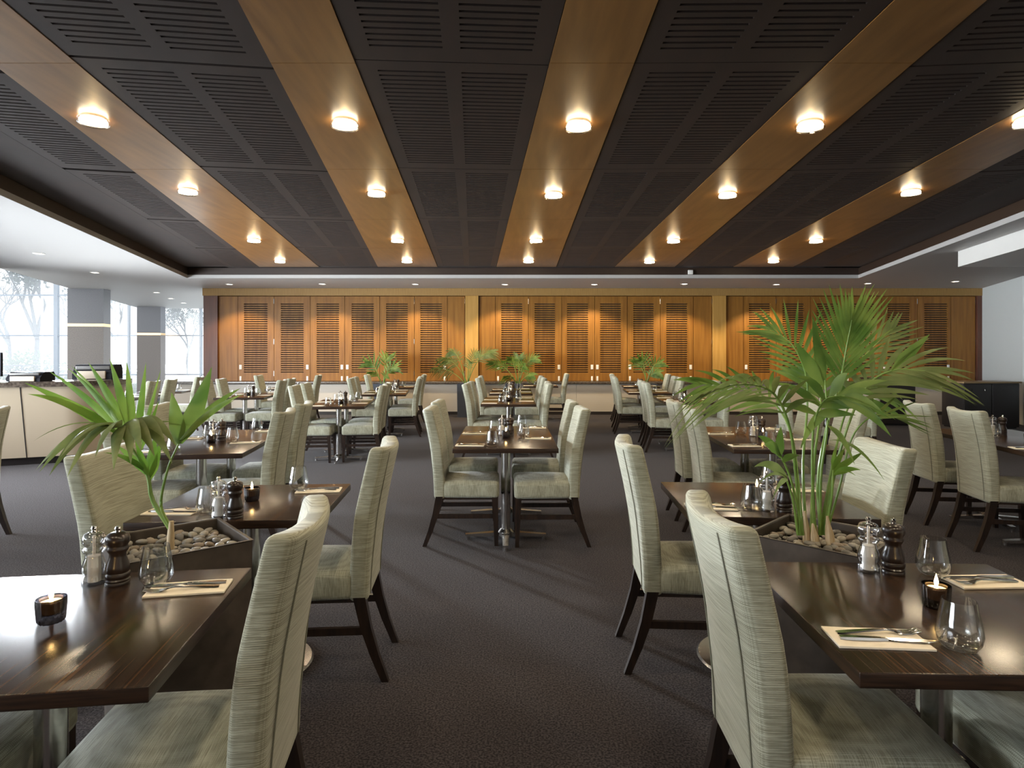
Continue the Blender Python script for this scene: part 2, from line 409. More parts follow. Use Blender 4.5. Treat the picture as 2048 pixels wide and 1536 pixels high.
for i, (x0, k) in enumerate(LINES):
    if i in (0, len(LINES)-1): continue
    bm = BM()
    for a, b in zip(SEAMS[:-1], SEAMS[1:]):
        def edge(y, s):
            j = i-1 if s < 0 else i
            if j < 0 or j > len(CENT)-1: return x0+k*y+s*0.45
            return CENT[j][0]+CENT[j][1]*y-s*(PW/2+0.006)
        q = [(edge(a+.003, -1), a+.003), (edge(a+.003, 1), a+.003), (edge(b-.003, 1), b-.003), (edge(b-.003, -1), b-.003)]
        lim = lambda x, y: min(max(x, XL(y)+0.02), XR(y)-0.02)
        q = [(lim(x, y), y) for x, y in q]
        if abs(q[1][0]-q[0][0]) < 0.03 and abs(q[2][0]-q[3][0]) < 0.03: continue
        prism(bm, q, ZW-0.006, ZW+0.014)
    finish('lamp_strip', bm, M['strip_wood'], ceiling, smooth=False)
# plain margin boards beside the recess edges and at the back
bm = BM()
ex = lambda c, y, s_: CENT[c][0]+CENT[c][1]*y+s_*0.05*PW
prism(bm, [(XL(yA)+.01, yA), (ex(0, yA, -1), yA), (ex(0, 13.0, -1), 13.0), (XL(13.0)+.01, 13.0)], ZW, ZW+0.02)
prism(bm, [(XR(yA)-.01, yA), (ex(-1, yA, 1), yA), (ex(-1, 13.0, 1), 13.0), (XR(13.0)-.01, 13.0)], ZW, ZW+0.02)
finish('margin_board', bm, M['panel_wood'], ceiling, smooth=False)
bm = BM()
box(bm, -6.78, 7.24, 12.86, 13.05, ZW+0.0, ZW+0.02)
finish('end_board', bm, M['panel_wood'], ceiling, smooth=False)
# dropped bulkhead on the right
bm = BM()
prism(bm, [(6.93, 9.71), (14.1, 9.71), (14.1, yA), (6.93-0.2215*(9.71-yA), yA)], 2.79, ZC+0.001); struct('trim_1', bm, M['white_paint'])

# walls
bm = BM(); box(bm, -7.15, 12.6, YB+0.12, YB+0.25, 0, ZC); struct('wall_back', bm, M['jamb_wood'])
bm = BM(); box(bm, -7.15, -7.0, YB+0.26, YG, 0, ZC); struct('wall_back_return', bm, M['white_paint'])
bm = BM(); prism(bm, [(11.37, YB+0.1), (10.38, 12.7), (10.5, 12.6), (11.6, YB+0.1)], 0, ZC)
prism(bm, [(10.39, 12.705), (14.2, 12.705), (14.2, 12.85), (10.44, 12.85)], 0, ZC)
prism(bm, [(14.0, yA), (14.2, yA), (14.2, 12.7), (14.0, 12.7)], 0, ZC); struct('wall_right', bm, M['wall_right'])
bm = BM(); box(bm, -7, 15, -3.0, -2.8, 0, ZW+0.1); struct('wall_front', bm, M['white_paint'])

# base wall below the louvred wall, with its stone ledge
XA, XZ = -8.3, 11.36
bm = BM()
x = XA
while x < XZ-0.1:
    x2 = min(x+2.46, XZ); box(bm, x+0.003, x2-0.003, YB-0.16, YB+0.11, 0.06, 0.725); x = x2
box(bm, XA, XZ, YB-0.14, YB+0.11, 0, 0.06)
struct('wall_base', bm, M['base_panel'])
bm = BM(); rbox(bm, ((XA+XZ)/2, YB-0.06, 0.765), ((XZ-XA)/2+0.02, 0.17, 0.027), 0.006); struct('trim_2', bm, M['stone'], smooth=True)
bm = BM(); box(bm, XA, XZ, YB-0.175, YB-0.145, 0, 0.075); struct('baseboard_back', bm, M['dark_cab'])

# louvred wall: head beam, posts, folding doors
def WX(px): return (px-CX)/F*YB
ZB0, ZB1 = 0.80, CAM_Z+(HY-592)/F*YB
bm = BM(); box(bm, WX(409), WX(1966), YB-0.10, YB+0.1, ZB1, ZC-0.002); struct('trim_3', bm, M['head_wood'])
for n, (a, b, mt) in enumerate(((410, 438, 'jamb_wood'), (931, 957, 'post_wood'), (1424, 1450, 'post_wood'), (1950, 1965, 'jamb_wood'))):
    bm = BM(); box(bm, WX(a), WX(b), YB-0.08, YB+0.1, ZB0-0.006, ZB1-0.001); struct('trim_%d' % (4+n), bm, M[mt])
DOORS = [(438,477,None,None),(477,549,489,536),(549,621,562.6,608),(621,690,634,679),(690,760,704,748),(760,829,772.7,816),(829,895,841,884),(895,930,None,None),
         (958,991,None,None),(991,1057,1002.5,1044.5),(1057,1123,1069,1110),(1123,1189,1134,1176),(1189,1254,1200,1241.6),(1254,1320,1266,1307),(1320,1386,1332,1374),(1386,1423,None,None),
         (1451,1486,None,None),(1486,1551,1497,1539.5),(1551,1619.5,1564,1607),(1619.5,1688.6,1632,1676),(1688.6,1762,1702,1749),(1762,1833,1773.5,1819),(1833,1900,1847,1894),(1900,1949,None,None)]
HANDLE_SIDE = {1: -1, 2: 1, 3: 1, 4: -1, 6: 1, 9: -1, 10: 1, 11: 1, 12: -1, 13: -1, 14: 1, 17: -1, 18: 1, 19: 1, 20: -1, 21: -1, 22: 1}
zl0, zl1 = CAM_Z-(745-HY)/F*YB, CAM_Z-(605-HY)/F*YB
for n, (a, b, la, lb) in enumerate(DOORS):
    bm = BM(); x0, x1 = WX(a)+0.005, WX(b)-0.005; y0, y1 = YB-0.03, YB+0.01
    if la is None: box(bm, x0, x1, y0, y1, ZB0, ZB1-0.012)
    else:
        l0, l1 = WX(la), WX(lb)
        box(bm, x0, l0, y0, y1, ZB0, ZB1-0.012); box(bm, l1, x1, y0, y1, ZB0, ZB1-0.012)
        box(bm, l0, l1, y0, y1, ZB0, zl0); box(bm, l0, l1, y0, y1, zl1, ZB1-0.012)
        k = 32; pitch = (zl1-zl0)/k
        for j in range(k): box(bm, l0, l1, y0+0.002, y1, zl0+j*pitch+0.023, zl0+(j+1)*pitch)
        box(bm, l0+.001, l1-.001, y1+0.02, y1+0.03, zl0, zl1)
    dr = struct('door_%d' % (n+1), bm, M['door_wood'])
    if la is not None:
        bk = BM(); box(bk, WX(la)+.002, WX(lb)-.002, YB+0.005, YB+0.03, zl0, zl1); finish('louvre_backing', bk, M['void'], dr, smooth=False)
    if n in HANDLE_SIDE:
        xh = x1-0.06 if HANDLE_SIDE[n] > 0 else x0+0.06
        hb = BM(); rbox(hb, (xh, y0-0.004, 1.135), (0.03, 0.006, 0.055), 0.004); box(hb, xh-0.008, xh+0.008, y0-0.016, y0-0.009, 1.12, 1.165); finish('flush_pull', hb, M['plate_white'], dr)
        hb = BM(); rbox(hb, (xh, y0-0.004, 0.86), (0.022, 0.006, 0.055), 0.004); finish('bolt_plate', hb, M['plate_white'], dr)
    if n in (1, 5, 7, 9, 13, 15, 17, 21, 23):
        hb = BM()
        for zz in (0.98, 1.75, 2.72): box(hb, x1-0.004, x1+0.008, y0-0.008, y0-0.001, zz-0.06, zz+0.06)
        finish('hinge', hb, M['steel'], dr, smooth=False)

# glazing: far wall of the window bays, and the window line towards the camera
def window(name, a, b, z0, z1, uprights, rails, t=0.05, thick=None):
    a = Vector((a[0], a[1], 0)); b = Vector((b[0], b[1], 0)); d = (b-a); L = d.length; d.normalize()
    mx = Matrix.Translation(a) @ Matrix.Rotation(math.atan2(d.y, d.x), 4, 'Z')
    bm = BM()
    for u in uprights:
        w = thick.get(u, t) if thick else t
        box(bm, u-w/2, u+w/2, -0.05, 0.05, z0, z1, mx)
    for z in rails: box(bm, 0, L, -0.035, 0.035, z-0.025, z+0.025, mx)
    o = struct(name, bm, M['alu'])
    pb = BM(); box(pb, 0.01, L-0.01, -0.006, 0.006, z0, z1, mx); finish('pane', pb, M['pane'], o, smooth=False)
    return o
ax = -20.0
def GX(px): return (px-CX)/F*YG-ax
window('window_1', (ax, YG), (-7.0, YG), 0.05, 4.75, [0.05, 2.3, GX(113), GX(258), GX(325), GX(402), 12.97], [0.08, 0.76, 2.10, 3.49, 4.7], 0.06, {GX(113): 0.14})
window('window_2', (ax+0.1, 11.7), (ax+0.1, YG-.1), 0.05, 4.75, [0.05, 2.4, 4.8, 7.2, 9.6], [0.08, 2.1, 4.7])
window('window_3', (XW(yA)-0.05, yA), (XW(11.2)-0.05, 11.2), 0.03, ZC, [0.06+k*1.84 for k in range(9)], [0.06, 0.8, 2.10, ZC-0.04])
bm = BM(); box(bm, ax, XW(11.4), 11.3, 11.5, 0, 5.0); struct('wall_bay', bm, M['white_paint'])
bm = BM(); prism(bm, [(ax, 11.5), (XW(11.5)-0.02, 11.5), (XW(YG)-0.02, YG), (ax, YG)], 4.78, 4.9); struct('trim_8', bm, M['white_paint'])
bm = BM(); prism(bm, [(XW(11.5)-0.02, 11.5), (XW(YG)-.02, YG), (XW(YG)+0.1, YG), (XW(11.5)+0.1, 11.5)], ZW+0.12, 4.9); struct('trim_9', bm, M['white_paint'])
# granite piers
def pier(name, px0, px1, y, depth, rz, band_y):
    x0, x1 = (px0-CX)/F*y, (px1-CX)/F*y; w = x1-x0
    zb = CAM_Z-(band_y-HY)/F*y
    bm = BM(); box(bm, -w/2, w/2, 0, depth, 0, zb-0.035)
    o = struct(name, bm, M['granite']); o.location = ((x0+x1)/2, y, 0)
    b2 = BM(); box(b2, -w/2, w/2, 0, depth, zb+0.035, ZC); finish('upper_cladding', b2, M['granite_dark'], o, smooth=False)
    b3 = BM(); box(b3, -w/2-.004, w/2+.004, -0.004, depth+.004, zb-0.035, zb+0.035); finish('brass_band', b3, M['brass'], o, smooth=False)
    o.rotation_euler = (0, 0, rz); return o
pier('pillar_near', 138, 204, YB, 0.36, R(9), 650)
pier('pillar_far', 275, 320, 20.6, 0.36, R(6), 668)

# ------------------------------------------------------------------ lamps in the ceiling
ORD = ['nearest', 'second', 'third', 'rearmost']
RWN = ['leftmost row', 'second row from the left', 'middle row', 'fourth row from the left', 'rightmost row']
def make_lamp():
    t = thing('ceiling_lamp', 'x', 'ceiling lamp', group='round glass lamps on the timber strips')
    bm = BM(); lathe(bm, [(0, 0), (0.088, 0), (0.088, -0.012), (0, -0.012)], 28); finish('mounting_plate', bm, M['plate_white'], t)
    bm = BM(); lathe(bm, [(0, -0.014), (0.088, -0.014), (0.096, -0.026), (0.092, -0.040), (0.06, -0.047), (0, -0.049)], 28); finish('glowing_diffuser', bm, M['lamp_glow'], t)
    bm = BM(); lathe(bm, [(0.094, -0.004), (0.108, -0.010), (0.108, -0.016), (0.100, -0.021), (0.100, -0.042), (0.108, -0.047), (0.096, -0.054), (0, -0.055)], 32); finish('glass_shade', bm, M['lamp_ring'], t)
    return t
lamp0 = None
for i, row in enumerate(LAMPS):
    for j, p in enumerate(row+LAMPS_OUT[i]):
        lab = 'lit round glass ceiling lamp on the %s, %s' % (RWN[i], ['nearest in view', 'second in view', 'third in view', 'rearmost', 'out of view', 'out of view overhead'][j])
        if lamp0 is None: lamp0 = make_lamp(); lamp0.location = (p.x, p.y, ZW-0.006); lamp0['label'] = lab
        else: dup(lamp0, (p.x, p.y, ZW-0.006), 0, lab)
        add_light('lamp_bulb', 'SPOT', (p.x, p.y, ZW-0.085), 27, (1.0, 0.82, 0.57), shadow_soft_size=0.05, spot_size=R(164), spot_blend=0.5)
        add_light('lamp_spill', 'POINT', (p.x, p.y, ZW-0.05), 2.2, (1.0, 0.70, 0.34), shadow_soft_size=0.03)
NTH = ['first', 'second', 'third', 'fourth', 'fifth', 'sixth', 'seventh', 'eighth', 'ninth']
def make_down():
    t = thing('recessed_downlight', 'x', 'downlight')
    bm = BM(); lathe(bm, [(0.085, 0), (0.085, -0.006), (0.066, -0.006), (0.062, 0.0)], 24); finish('trim_ring', bm, M['plate_white'], t)
    bm = BM(); lathe(bm, [(0, -0.001), (0.062, -0.001)], 24); finish('bulb_face', bm, M['down_glow'], t)
    return t
down0 = make_down()
DOWN = [(459,568.5),(645,568),(831,568.5),(1010,569),(1189,569),(1369,568),(1553,569),(1736,567),(1911,563)]
for i, (px, py) in enumerate(DOWN):
    p = P(px, py, ZC)
    lab = 'recessed downlight above the louvred wall, %s from the left' % NTH[i]
    if i == 0: down0.location = (p.x, p.y, ZC); tag(down0, lab, group='downlights in front of the louvred wall')
    else: dup(down0, (p.x, p.y, ZC), 0, lab, 'downlights in front of the louvred wall')
    if i < 8:
        add_light('downlight_beam', 'SPOT', (p.x, p.y, ZC-0.02), 140, (1.0, 0.76, 0.42), rot=(R(9), 0, 0), spot_size=R(106), spot_blend=0.4, shadow_soft_size=0.03)
for i, (px, py) in enumerate([(78,507),(190,545),(313,585),(342,597),(367,606)]):
    p = P(px, py, ZC)
    dup(down0, (p.x, p.y, ZC), 0, 'recessed downlight in the white ceiling by the windows, %s from the camera' % NTH[i], 'downlights beside the windows')
bm = BM(); rbox(bm, (P(1397, 549, ZC).x, 13.03, ZC+0.12), (0.05, 0.02, 0.045), 0.006)
tag(finish('motion_sensor', bm, M['plate_white']), 'small white sensor box on the dark ceiling recess edge at the back', 'sensor')

# ------------------------------------------------------------------ chair
def chair_lean(z):                       # how far the back leans to the rear at height z
    t = max(0.0, (z-0.40)/0.62); return 0.115*t**1.25
HB = 0.212                               # half width
def make_chair():
    t = thing('dining_chair', 'x', 'chair')
    bm = BM()
    def fs(p):
        k = max(0, 1-(p.x/HB)**2)*max(0, 1-(p.y/0.23)**2)
        if p.z > 0: p = p+Vector((0, 0, 0.022*k))
        p.x *= 1.0+0.04*(p.y/0.23)
        return p
    rbox(bm, (0, 0.023, 0.418), (HB, 0.213, 0.062), 0.028, (6, 6, 1), fs); finish('seat', bm, M['seat_fabric'], t, sharp=60)
    bm = BM()
    def fb(p):
        z = p.z+0.685
        u = p.x/HB
        y = p.y*(1.0-0.15*max(0, (z-0.6)/0.42))-chair_lean(z)+0.034*u*u*min(1, max(0, (z-0.42)/0.3))
        dz = -0.016*(1-u*u)*max(0, (z-0.8)/0.22)
        return Vector((p.x*(0.97+0.04*max(0, (z-0.35)/0.67)), y, p.z+dz))
    rbox(bm, (0, -0.205, 0.685), (HB, 0.042, 0.335), 0.022, (8, 1, 10), fb); finish('backrest', bm, M['fabric'], t, sharp=60)
    bm = BM()
    for sx in (-1, 1):
        pts = []
        for k in range(11):
            z = 0.37+0.62*k/10; u = 0.73
            pts.append((sx*u*HB, -0.205-0.0445*(1.0-0.15*max(0, (z-0.6)/0.42))-chair_lean(z)+0.034*u*u*min(1, max(0, (z-0.42)/0.3)), z))
        tube(bm, pts, 0.0022, 6)
    finish('seam', bm, M['seam'], t)
    for sx in (-1, 1):
        bm = BM(); x = sx*(HB-0.026)
        rect_loft(bm, [(x, 0.214, 0.0), (x, 0.210, 0.18), (x, 0.204, 0.37)], [(0.026, 0.028), (0.034, 0.036), (0.042, 0.046)]); finish('leg', bm, M['chair_wood'], t)
        bm = BM()
        rect_loft(bm, [(x, -0.318, 0.0), (x, -0.272, 0.12), (x, -0.235, 0.24), (x, -0.208, 0.37)], [(0.028, 0.030), (0.034, 0.038), (0.038, 0.046), (0.040, 0.052)]); finish('leg', bm, M['chair_wood'], t)
        bm = BM(); box(bm, x-0.010, x+0.010, -0.24, 0.20, 0.205, 0.237); finish('stretcher', bm, M['chair_wood'], t)
    bm = BM(); box(bm, -HB+0.02, HB-0.02, -0.19, 0.22, 0.345, 0.362); finish('seat_rail', bm, M['chair_wood'], t)
    return t
CHAIR = [None]
def place_chair(x, y, rz, label, group):
    if CHAIR[0] is None:
        c = make_chair(); c.location = (x, y, 0); c.rotation_euler = (0, 0, rz); tag(c, label, group=group); CHAIR[0] = c
        return c
    return dup(CHAIR[0], (x, y, 0), rz, label, group)

# ------------------------------------------------------------------ table
TW, TM = 0.76, 0.71
def make_table(n, base):
    t = thing('dining_table', 'x', 'table')
    L = TM*n
    bm = BM(); rbox(bm, (0, 0, 0.733), (TW/2, L/2, 0.017), 0.003); top = finish('tabletop', bm, M['table'], t)
    top.data.materials.append(M['table_edge'])
    for f in top.data.polygons:
        if abs(f.normal.z) < 0.5: f.material_index = 1
    for k in range(n):
        v = (k-(n-1)/2)*TM
        bm = BM(); lathe(bm, [(0, 0.03), (0.036, 0.03), (0.036, 0.70), (0, 0.70)], 24, (0, v, 0)); finish('column', bm, M['chrome'], t)
        bm = BM()
        if base == 'disc': lathe(bm, [(0, 0), (0.262, 0), (0.270, 0.006), (0.262, 0.014), (0.16, 0.026), (0.07, 0.042), (0.0385, 0.07), (0, 0.07)], 48, (0, v, 0))
        else:
            lathe(bm, [(0, 0.028), (0.058, 0.028), (0.058, 0.062), (0.0385, 0.085), (0, 0.085)], 24, (0, v, 0))
            for q in range(4):
                m = Matrix.Translation((0, v, 0)) @ Matrix.Rotation(q*PI/2, 4, 'Z')
                vs = [m @ Vector(c) for c in ((0.03, -0.030, 0.03), (0.31, -0.020, 0.024), (0.31, 0.020, 0.024), (0.03, 0.030, 0.03), (0.03, -0.030, 0.062), (0.31, -0.020, 0.042), (0.31, 0.020, 0.042), (0.03, 0.030, 0.062))]
                vv = [bm.verts.new(c) for c in vs]
                for f in ((0,3,2,1),(4,5,6,7),(0,1,5,4),(1,2,6,5),(2,3,7,6),(3,0,4,7)): bm.faces.new([vv[i] for i in f])
                c = m @ Vector((0.295, 0, 0)); lathe(bm, [(0, 0), (0.018, 0), (0.018, 0.026), (0, 0.026)], 12, c)
        finish('base', bm, M['chrome'], t)
        bm = BM(); lathe(bm, [(0, 0.69), (0.06, 0.69), (0.13, 0.716), (0, 0.716)], 24, (0, v, 0)); finish('mounting_plate', bm, M['black_metal'], t)
    return t
TABLES = {}
def place_table(n, base, x, y, rz, label):
    if (n, base) not in TABLES:
        t = make_table(n, base); t.location = (x, y, 0); t.rotation_euler = (0, 0, rz); t['label'] = label; t['group'] = 'dark dining tables'; TABLES[(n, base)] = t
        return t
    return dup(TABLES[(n, base)], (x, y, 0), rz, label, 'dark dining tables')

# ------------------------------------------------------------------ tableware
def make_glass():
    bm = BM()
    out = [(0, 0.003), (0.024, 0.001), (0.034, 0.004), (0.044, 0.020), (0.047, 0.036), (0.044, 0.060), (0.038, 0.088), (0.034, 0.112)]
    inn = [(0.0332, 0.112), (0.0370, 0.088), (0.0430, 0.060), (0.0458, 0.036), (0.0425, 0.022), (0.033, 0.009), (0, 0.008)]
    lathe(bm, out+inn, 40)
    return tag(finish('stemless_glass', bm, M['glass'], sharp=80), 'x', 'glass')
def make_salt():
    t = thing('salt_mill', 'x', 'mill')
    bm = BM()
    body = [(0, 0.0), (0.0275, 0.0), (0.0285, 0.004), (0.0275, 0.022), (0.0235, 0.030), (0.0275, 0.042), (0.0270, 0.058), (0.0205, 0.078), (0.0200, 0.088), (0.0265, 0.098), (0.0268, 0.104), (0.021, 0.110), (0.021, 0.113), (0.027, 0.122), (0.0275, 0.134), (0.022, 0.147), (0.010, 0.152), (0, 0.152)]
    lathe(bm, [(q*1.12, z) for q, z in body], 32); finish('clear_body', bm, M['acrylic'], t, sharp=70)
    bm = BM(); lathe(bm, [(0, 0.008), (0.017, 0.008), (0.017, 0.082), (0.004, 0.086), (0.004, 0.140), (0, 0.140)], 20); finish('salt_fill', bm, M['salt'], t)
    bm = BM(); lathe(bm, [(0, 0.151), (0.008, 0.151), (0.006, 0.156), (0.0085, 0.161), (0.006, 0.167), (0, 0.168)], 16); finish('knob', bm, M['steel'], t)
    return t
def make_pepper():
    t = thing('pepper_mill', 'x', 'mill')
    bm = BM()
    body = [(0, 0), (0.028, 0), (0.029, 0.006), (0.0265, 0.010), (0.029, 0.015), (0.0265, 0.019), (0.029, 0.024), (0.029, 0.032), (0.0265, 0.036), (0.0285, 0.041), (0.027, 0.055), (0.020, 0.080), (0.0195, 0.090), (0.025, 0.100), (0.026, 0.105), (0.0235, 0.110), (0.0235, 0.114), (0.0275, 0.121), (0.0285, 0.132), (0.026, 0.143), (0.015, 0.151), (0, 0.152)]
    lathe(bm, [(q*1.12, z) for q, z in body], 32); finish('wooden_body', bm, M['mill_wood'], t, sharp=50)
    bm = BM(); lathe(bm, [(0, 0.151), (0.008, 0.151), (0.006, 0.156), (0.0085, 0.161), (0.006, 0.167), (0, 0.168)], 16); finish('knob', bm, M['steel'], t)
    return t
def make_candle():
    t = thing('tealight_holder', 'x', 'candle')
    bm = BM(); rib = lambda a, k: (1+0.035*math.cos(16*a)) if 1 <= k <= 4 else 1
    lathe(bm, [(0, 0), (0.026, 0.0), (0.030, 0.006), (0.032, 0.030), (0.0335, 0.052), (0.034, 0.060), (0.0315, 0.060), (0.029, 0.030), (0.026, 0.022), (0, 0.022)], 64, mod=rib); finish('ribbed_holder', bm, M['smoke_glass'], t, sharp=70)
    bm = BM(); lathe(bm, [(0, 0.0225), (0.019, 0.0225), (0.024, 0.050), (0.020, 0.051), (0, 0.050)], 24); finish('wax', bm, M['wax'], t)
    bm = BM(); lathe(bm, [(0, 0.053), (0.0035, 0.058), (0.0052, 0.066), (0.003, 0.077), (0, 0.088)], 12); finish('flame', bm, M['flame'], t)
    return t
def make_napkin():
    bm = BM()
    def f(p): return Vector((p.x, p.y, p.z+0.0012*math.sin(p.x*40)*math.cos(p.y*25)*(1 if p.z > 0 else 0)))
    rbox(bm, (0, 0, 0.003), (0.105, 0.052, 0.003), 0.0014, (10, 5, 1), f)
    return tag(finish('folded_napkin', bm, M['napkin']), 'x', 'napkin')
def flat_loft(bm, secs):                   # secs: (x, y_center, half_width, z, thickness)
    rings = []
    for x, y, w, z, t in secs:
        rings.append([bm.verts.new(c) for c in ((x, y-w, z), (x, y+w, z), (x, y+w*0.8, z+t), (x, y-w*0.8, z+t))])
    for a, b in zip(rings[:-1], rings[1:]):
        for i in range(4): bm.faces.new((a[i], a[(i+1) % 4], b[(i+1) % 4], b[i]))
    bm.faces.new(rings[0][::-1]); bm.faces.new(rings[-1])
def make_fork():
    t = thing('fork', 'x', 'fork')
    bm = BM(); flat_loft(bm, [(-0.095, 0, 0.007, 0, .003), (-0.085, 0, 0.0095, 0.0005, .003), (-0.03, 0, 0.0065, 0.005, .003), (0.02, 0, 0.004, 0.008, .003), (0.036, 0, 0.005, 0.006, .003), (0.046, 0, 0.0115, 0.003, .002), (0.058, 0, 0.0125, 0.0015, .002)]); finish('handle', bm, M['steel'], t)
    bm = BM()
    for k in range(4):
        y = (k-1.5)*0.0067; flat_loft(bm, [(0.056, y, 0.0024, 0.0015, .002), (0.078, y, 0.0019, 0.002, .002), (0.098, y, 0.001, 0.008, .0015)])
    finish('tines', bm, M['steel'], t)
    return t
def make_knife():
    t = thing('table_knife', 'x', 'knife')
    bm = BM(); flat_loft(bm, [(-0.105, 0, 0.006, 0, .005), (-0.09, 0, 0.0085, 0, .006), (-0.02, 0, 0.0065, 0.0005, .006), (0.0, 0, 0.005, 0.001, .005)]); finish('handle', bm, M['steel'], t)
    bm = BM(); flat_loft(bm, [(0.0, 0, 0.0055, 0.0012, .003), (0.02, 0.001, 0.0095, 0.0012, .002), (0.08, 0.001, 0.0095, 0.0012, .0018), (0.105, 0.005, 0.004, 0.0012, .0015), (0.112, 0.008, 0.001, 0.0012, .001)]); finish('blade', bm, M['steel'], t)
    return t
PROTO = {}
MAKERS = {'glass': make_glass, 'salt': make_salt, 'pepper': make_pepper, 'candle': make_candle, 'napkin': make_napkin, 'fork': make_fork, 'knife': make_knife}
def put(kind, p, rz, label, group):
    if kind not in PROTO:
        o = MAKERS[kind](); PROTO[kind] = o; o.location = p; o.rotation_euler = (0, 0, rz); o['label'] = label; o['group'] = group
        return o
    return dup(PROTO[kind], p, rz, label, group)

# ------------------------------------------------------------------ the tables of the room
# key: phrase, centre x, y, turn (deg, ccw), modules, base, mills at (near/far), chairs {(side, module): (offset, dv, drot)} or None for all, cutlery
D = 0.30
SET = [
 ('the left foreground table',            -1.150, 1.560,  7.0, 1, 'disc',  0.26, {('r',0): (0.325,-0.05,0), ('l',0): (0.29,0.02,0)}, True),
 ('the table behind the left planter',    -1.190, 2.860,  4.0, 1, 'disc', -0.30, {('r',0): (0.31,0.0,0), ('l',0): (0.275,-0.17,-2)}, True),
 ('the long table beyond the left palm',  -2.305, 4.890,  8.0, 2, 'cross', 0.0, None, True),
 ('the four-seat table left of the aisle',-2.384, 8.800,  7.0, 2, 'cross', 0.0, None, False),
 ('the long table before the left doors', -4.400, 10.53,  8.0, 2, 'cross', 0.0, None, False),
 ('the long table under the small left palm',-2.280,11.35, 7.0, 2, 'cross', 0.0, None, False),
 ('the small table nearest the small left palm',-2.45,13.20, 6.0, 1, 'cross', 0.0, None, False),
 ('the small table against the left doors',-4.55, 12.75,  6.0, 1, 'cross', 0.0, None, False),
 ('the table past the counter end',  -6.300, 10.15,   9.0, 2, 'cross', 0.0, {('r',0): (D,0,0), ('r',1): (D,0,0)}, False),
 ('the window table past the counter',    -6.500, 11.75, 10.0, 1, 'cross', 0.0, {('r',0): (D,0,0)}, False),
 ('the near central table',               -0.050, 5.170,  0.3, 2, 'cross', 0.02, None, True),
 ('the second central table',             -0.050, 9.220,  0.0, 2, 'cross', 0.0, None, False),
 ('the third central table',              -0.020, 11.20,  0.0, 1, 'cross', 0.0, None, False),
 ('the fourth central table',             -0.010, 12.30,  0.0, 1, 'cross', 0.0, None, False),
 ('the back wall table right of the palms', 0.62, 13.85,  0.0, 1, 'cross', 0.0, {('r',0): (D,0,0)}, False),
 ('the right foreground table',            1.120, 1.650, -2.0, 1, 'disc',  0.265, {('l',0): (0.29,-0.02,0), ('r',0): (0.30,0,0)}, True),
 ('the table behind the right planter',    1.140, 2.910, -3.5, 1, 'disc', -0.24, {('l',0): (0.30,0.02,0), ('r',0): (0.275,-0.02,0)}, True),
 ('the long table behind the right palm',  2.010, 5.120, -4.5, 2, 'cross', 0.0, None, True),
 ('the long table by the right doors',     2.620, 9.600, -5.0, 2, 'cross', 0.0, None, False),
 ('the long table under the right back palm',2.52, 11.75, -6.0, 2, 'cross', 0.0, None, False),
 ('the small table at the right back palm',2.780, 13.55, -6.0, 1, 'cross', 0.0, None, False),
 ('the far right long table',              4.010, 4.960, -8.0, 2, 'cross', 0.25, {('l',0): (0.275,0,0), ('l',1): (0.275,0,0)}, True),
 ('the table before the black cabinet',    4.200, 8.350, -7.0, 1, 'cross', 0.0, None, False),
]
CH_GROUP = 'sage upholstered dining chairs'
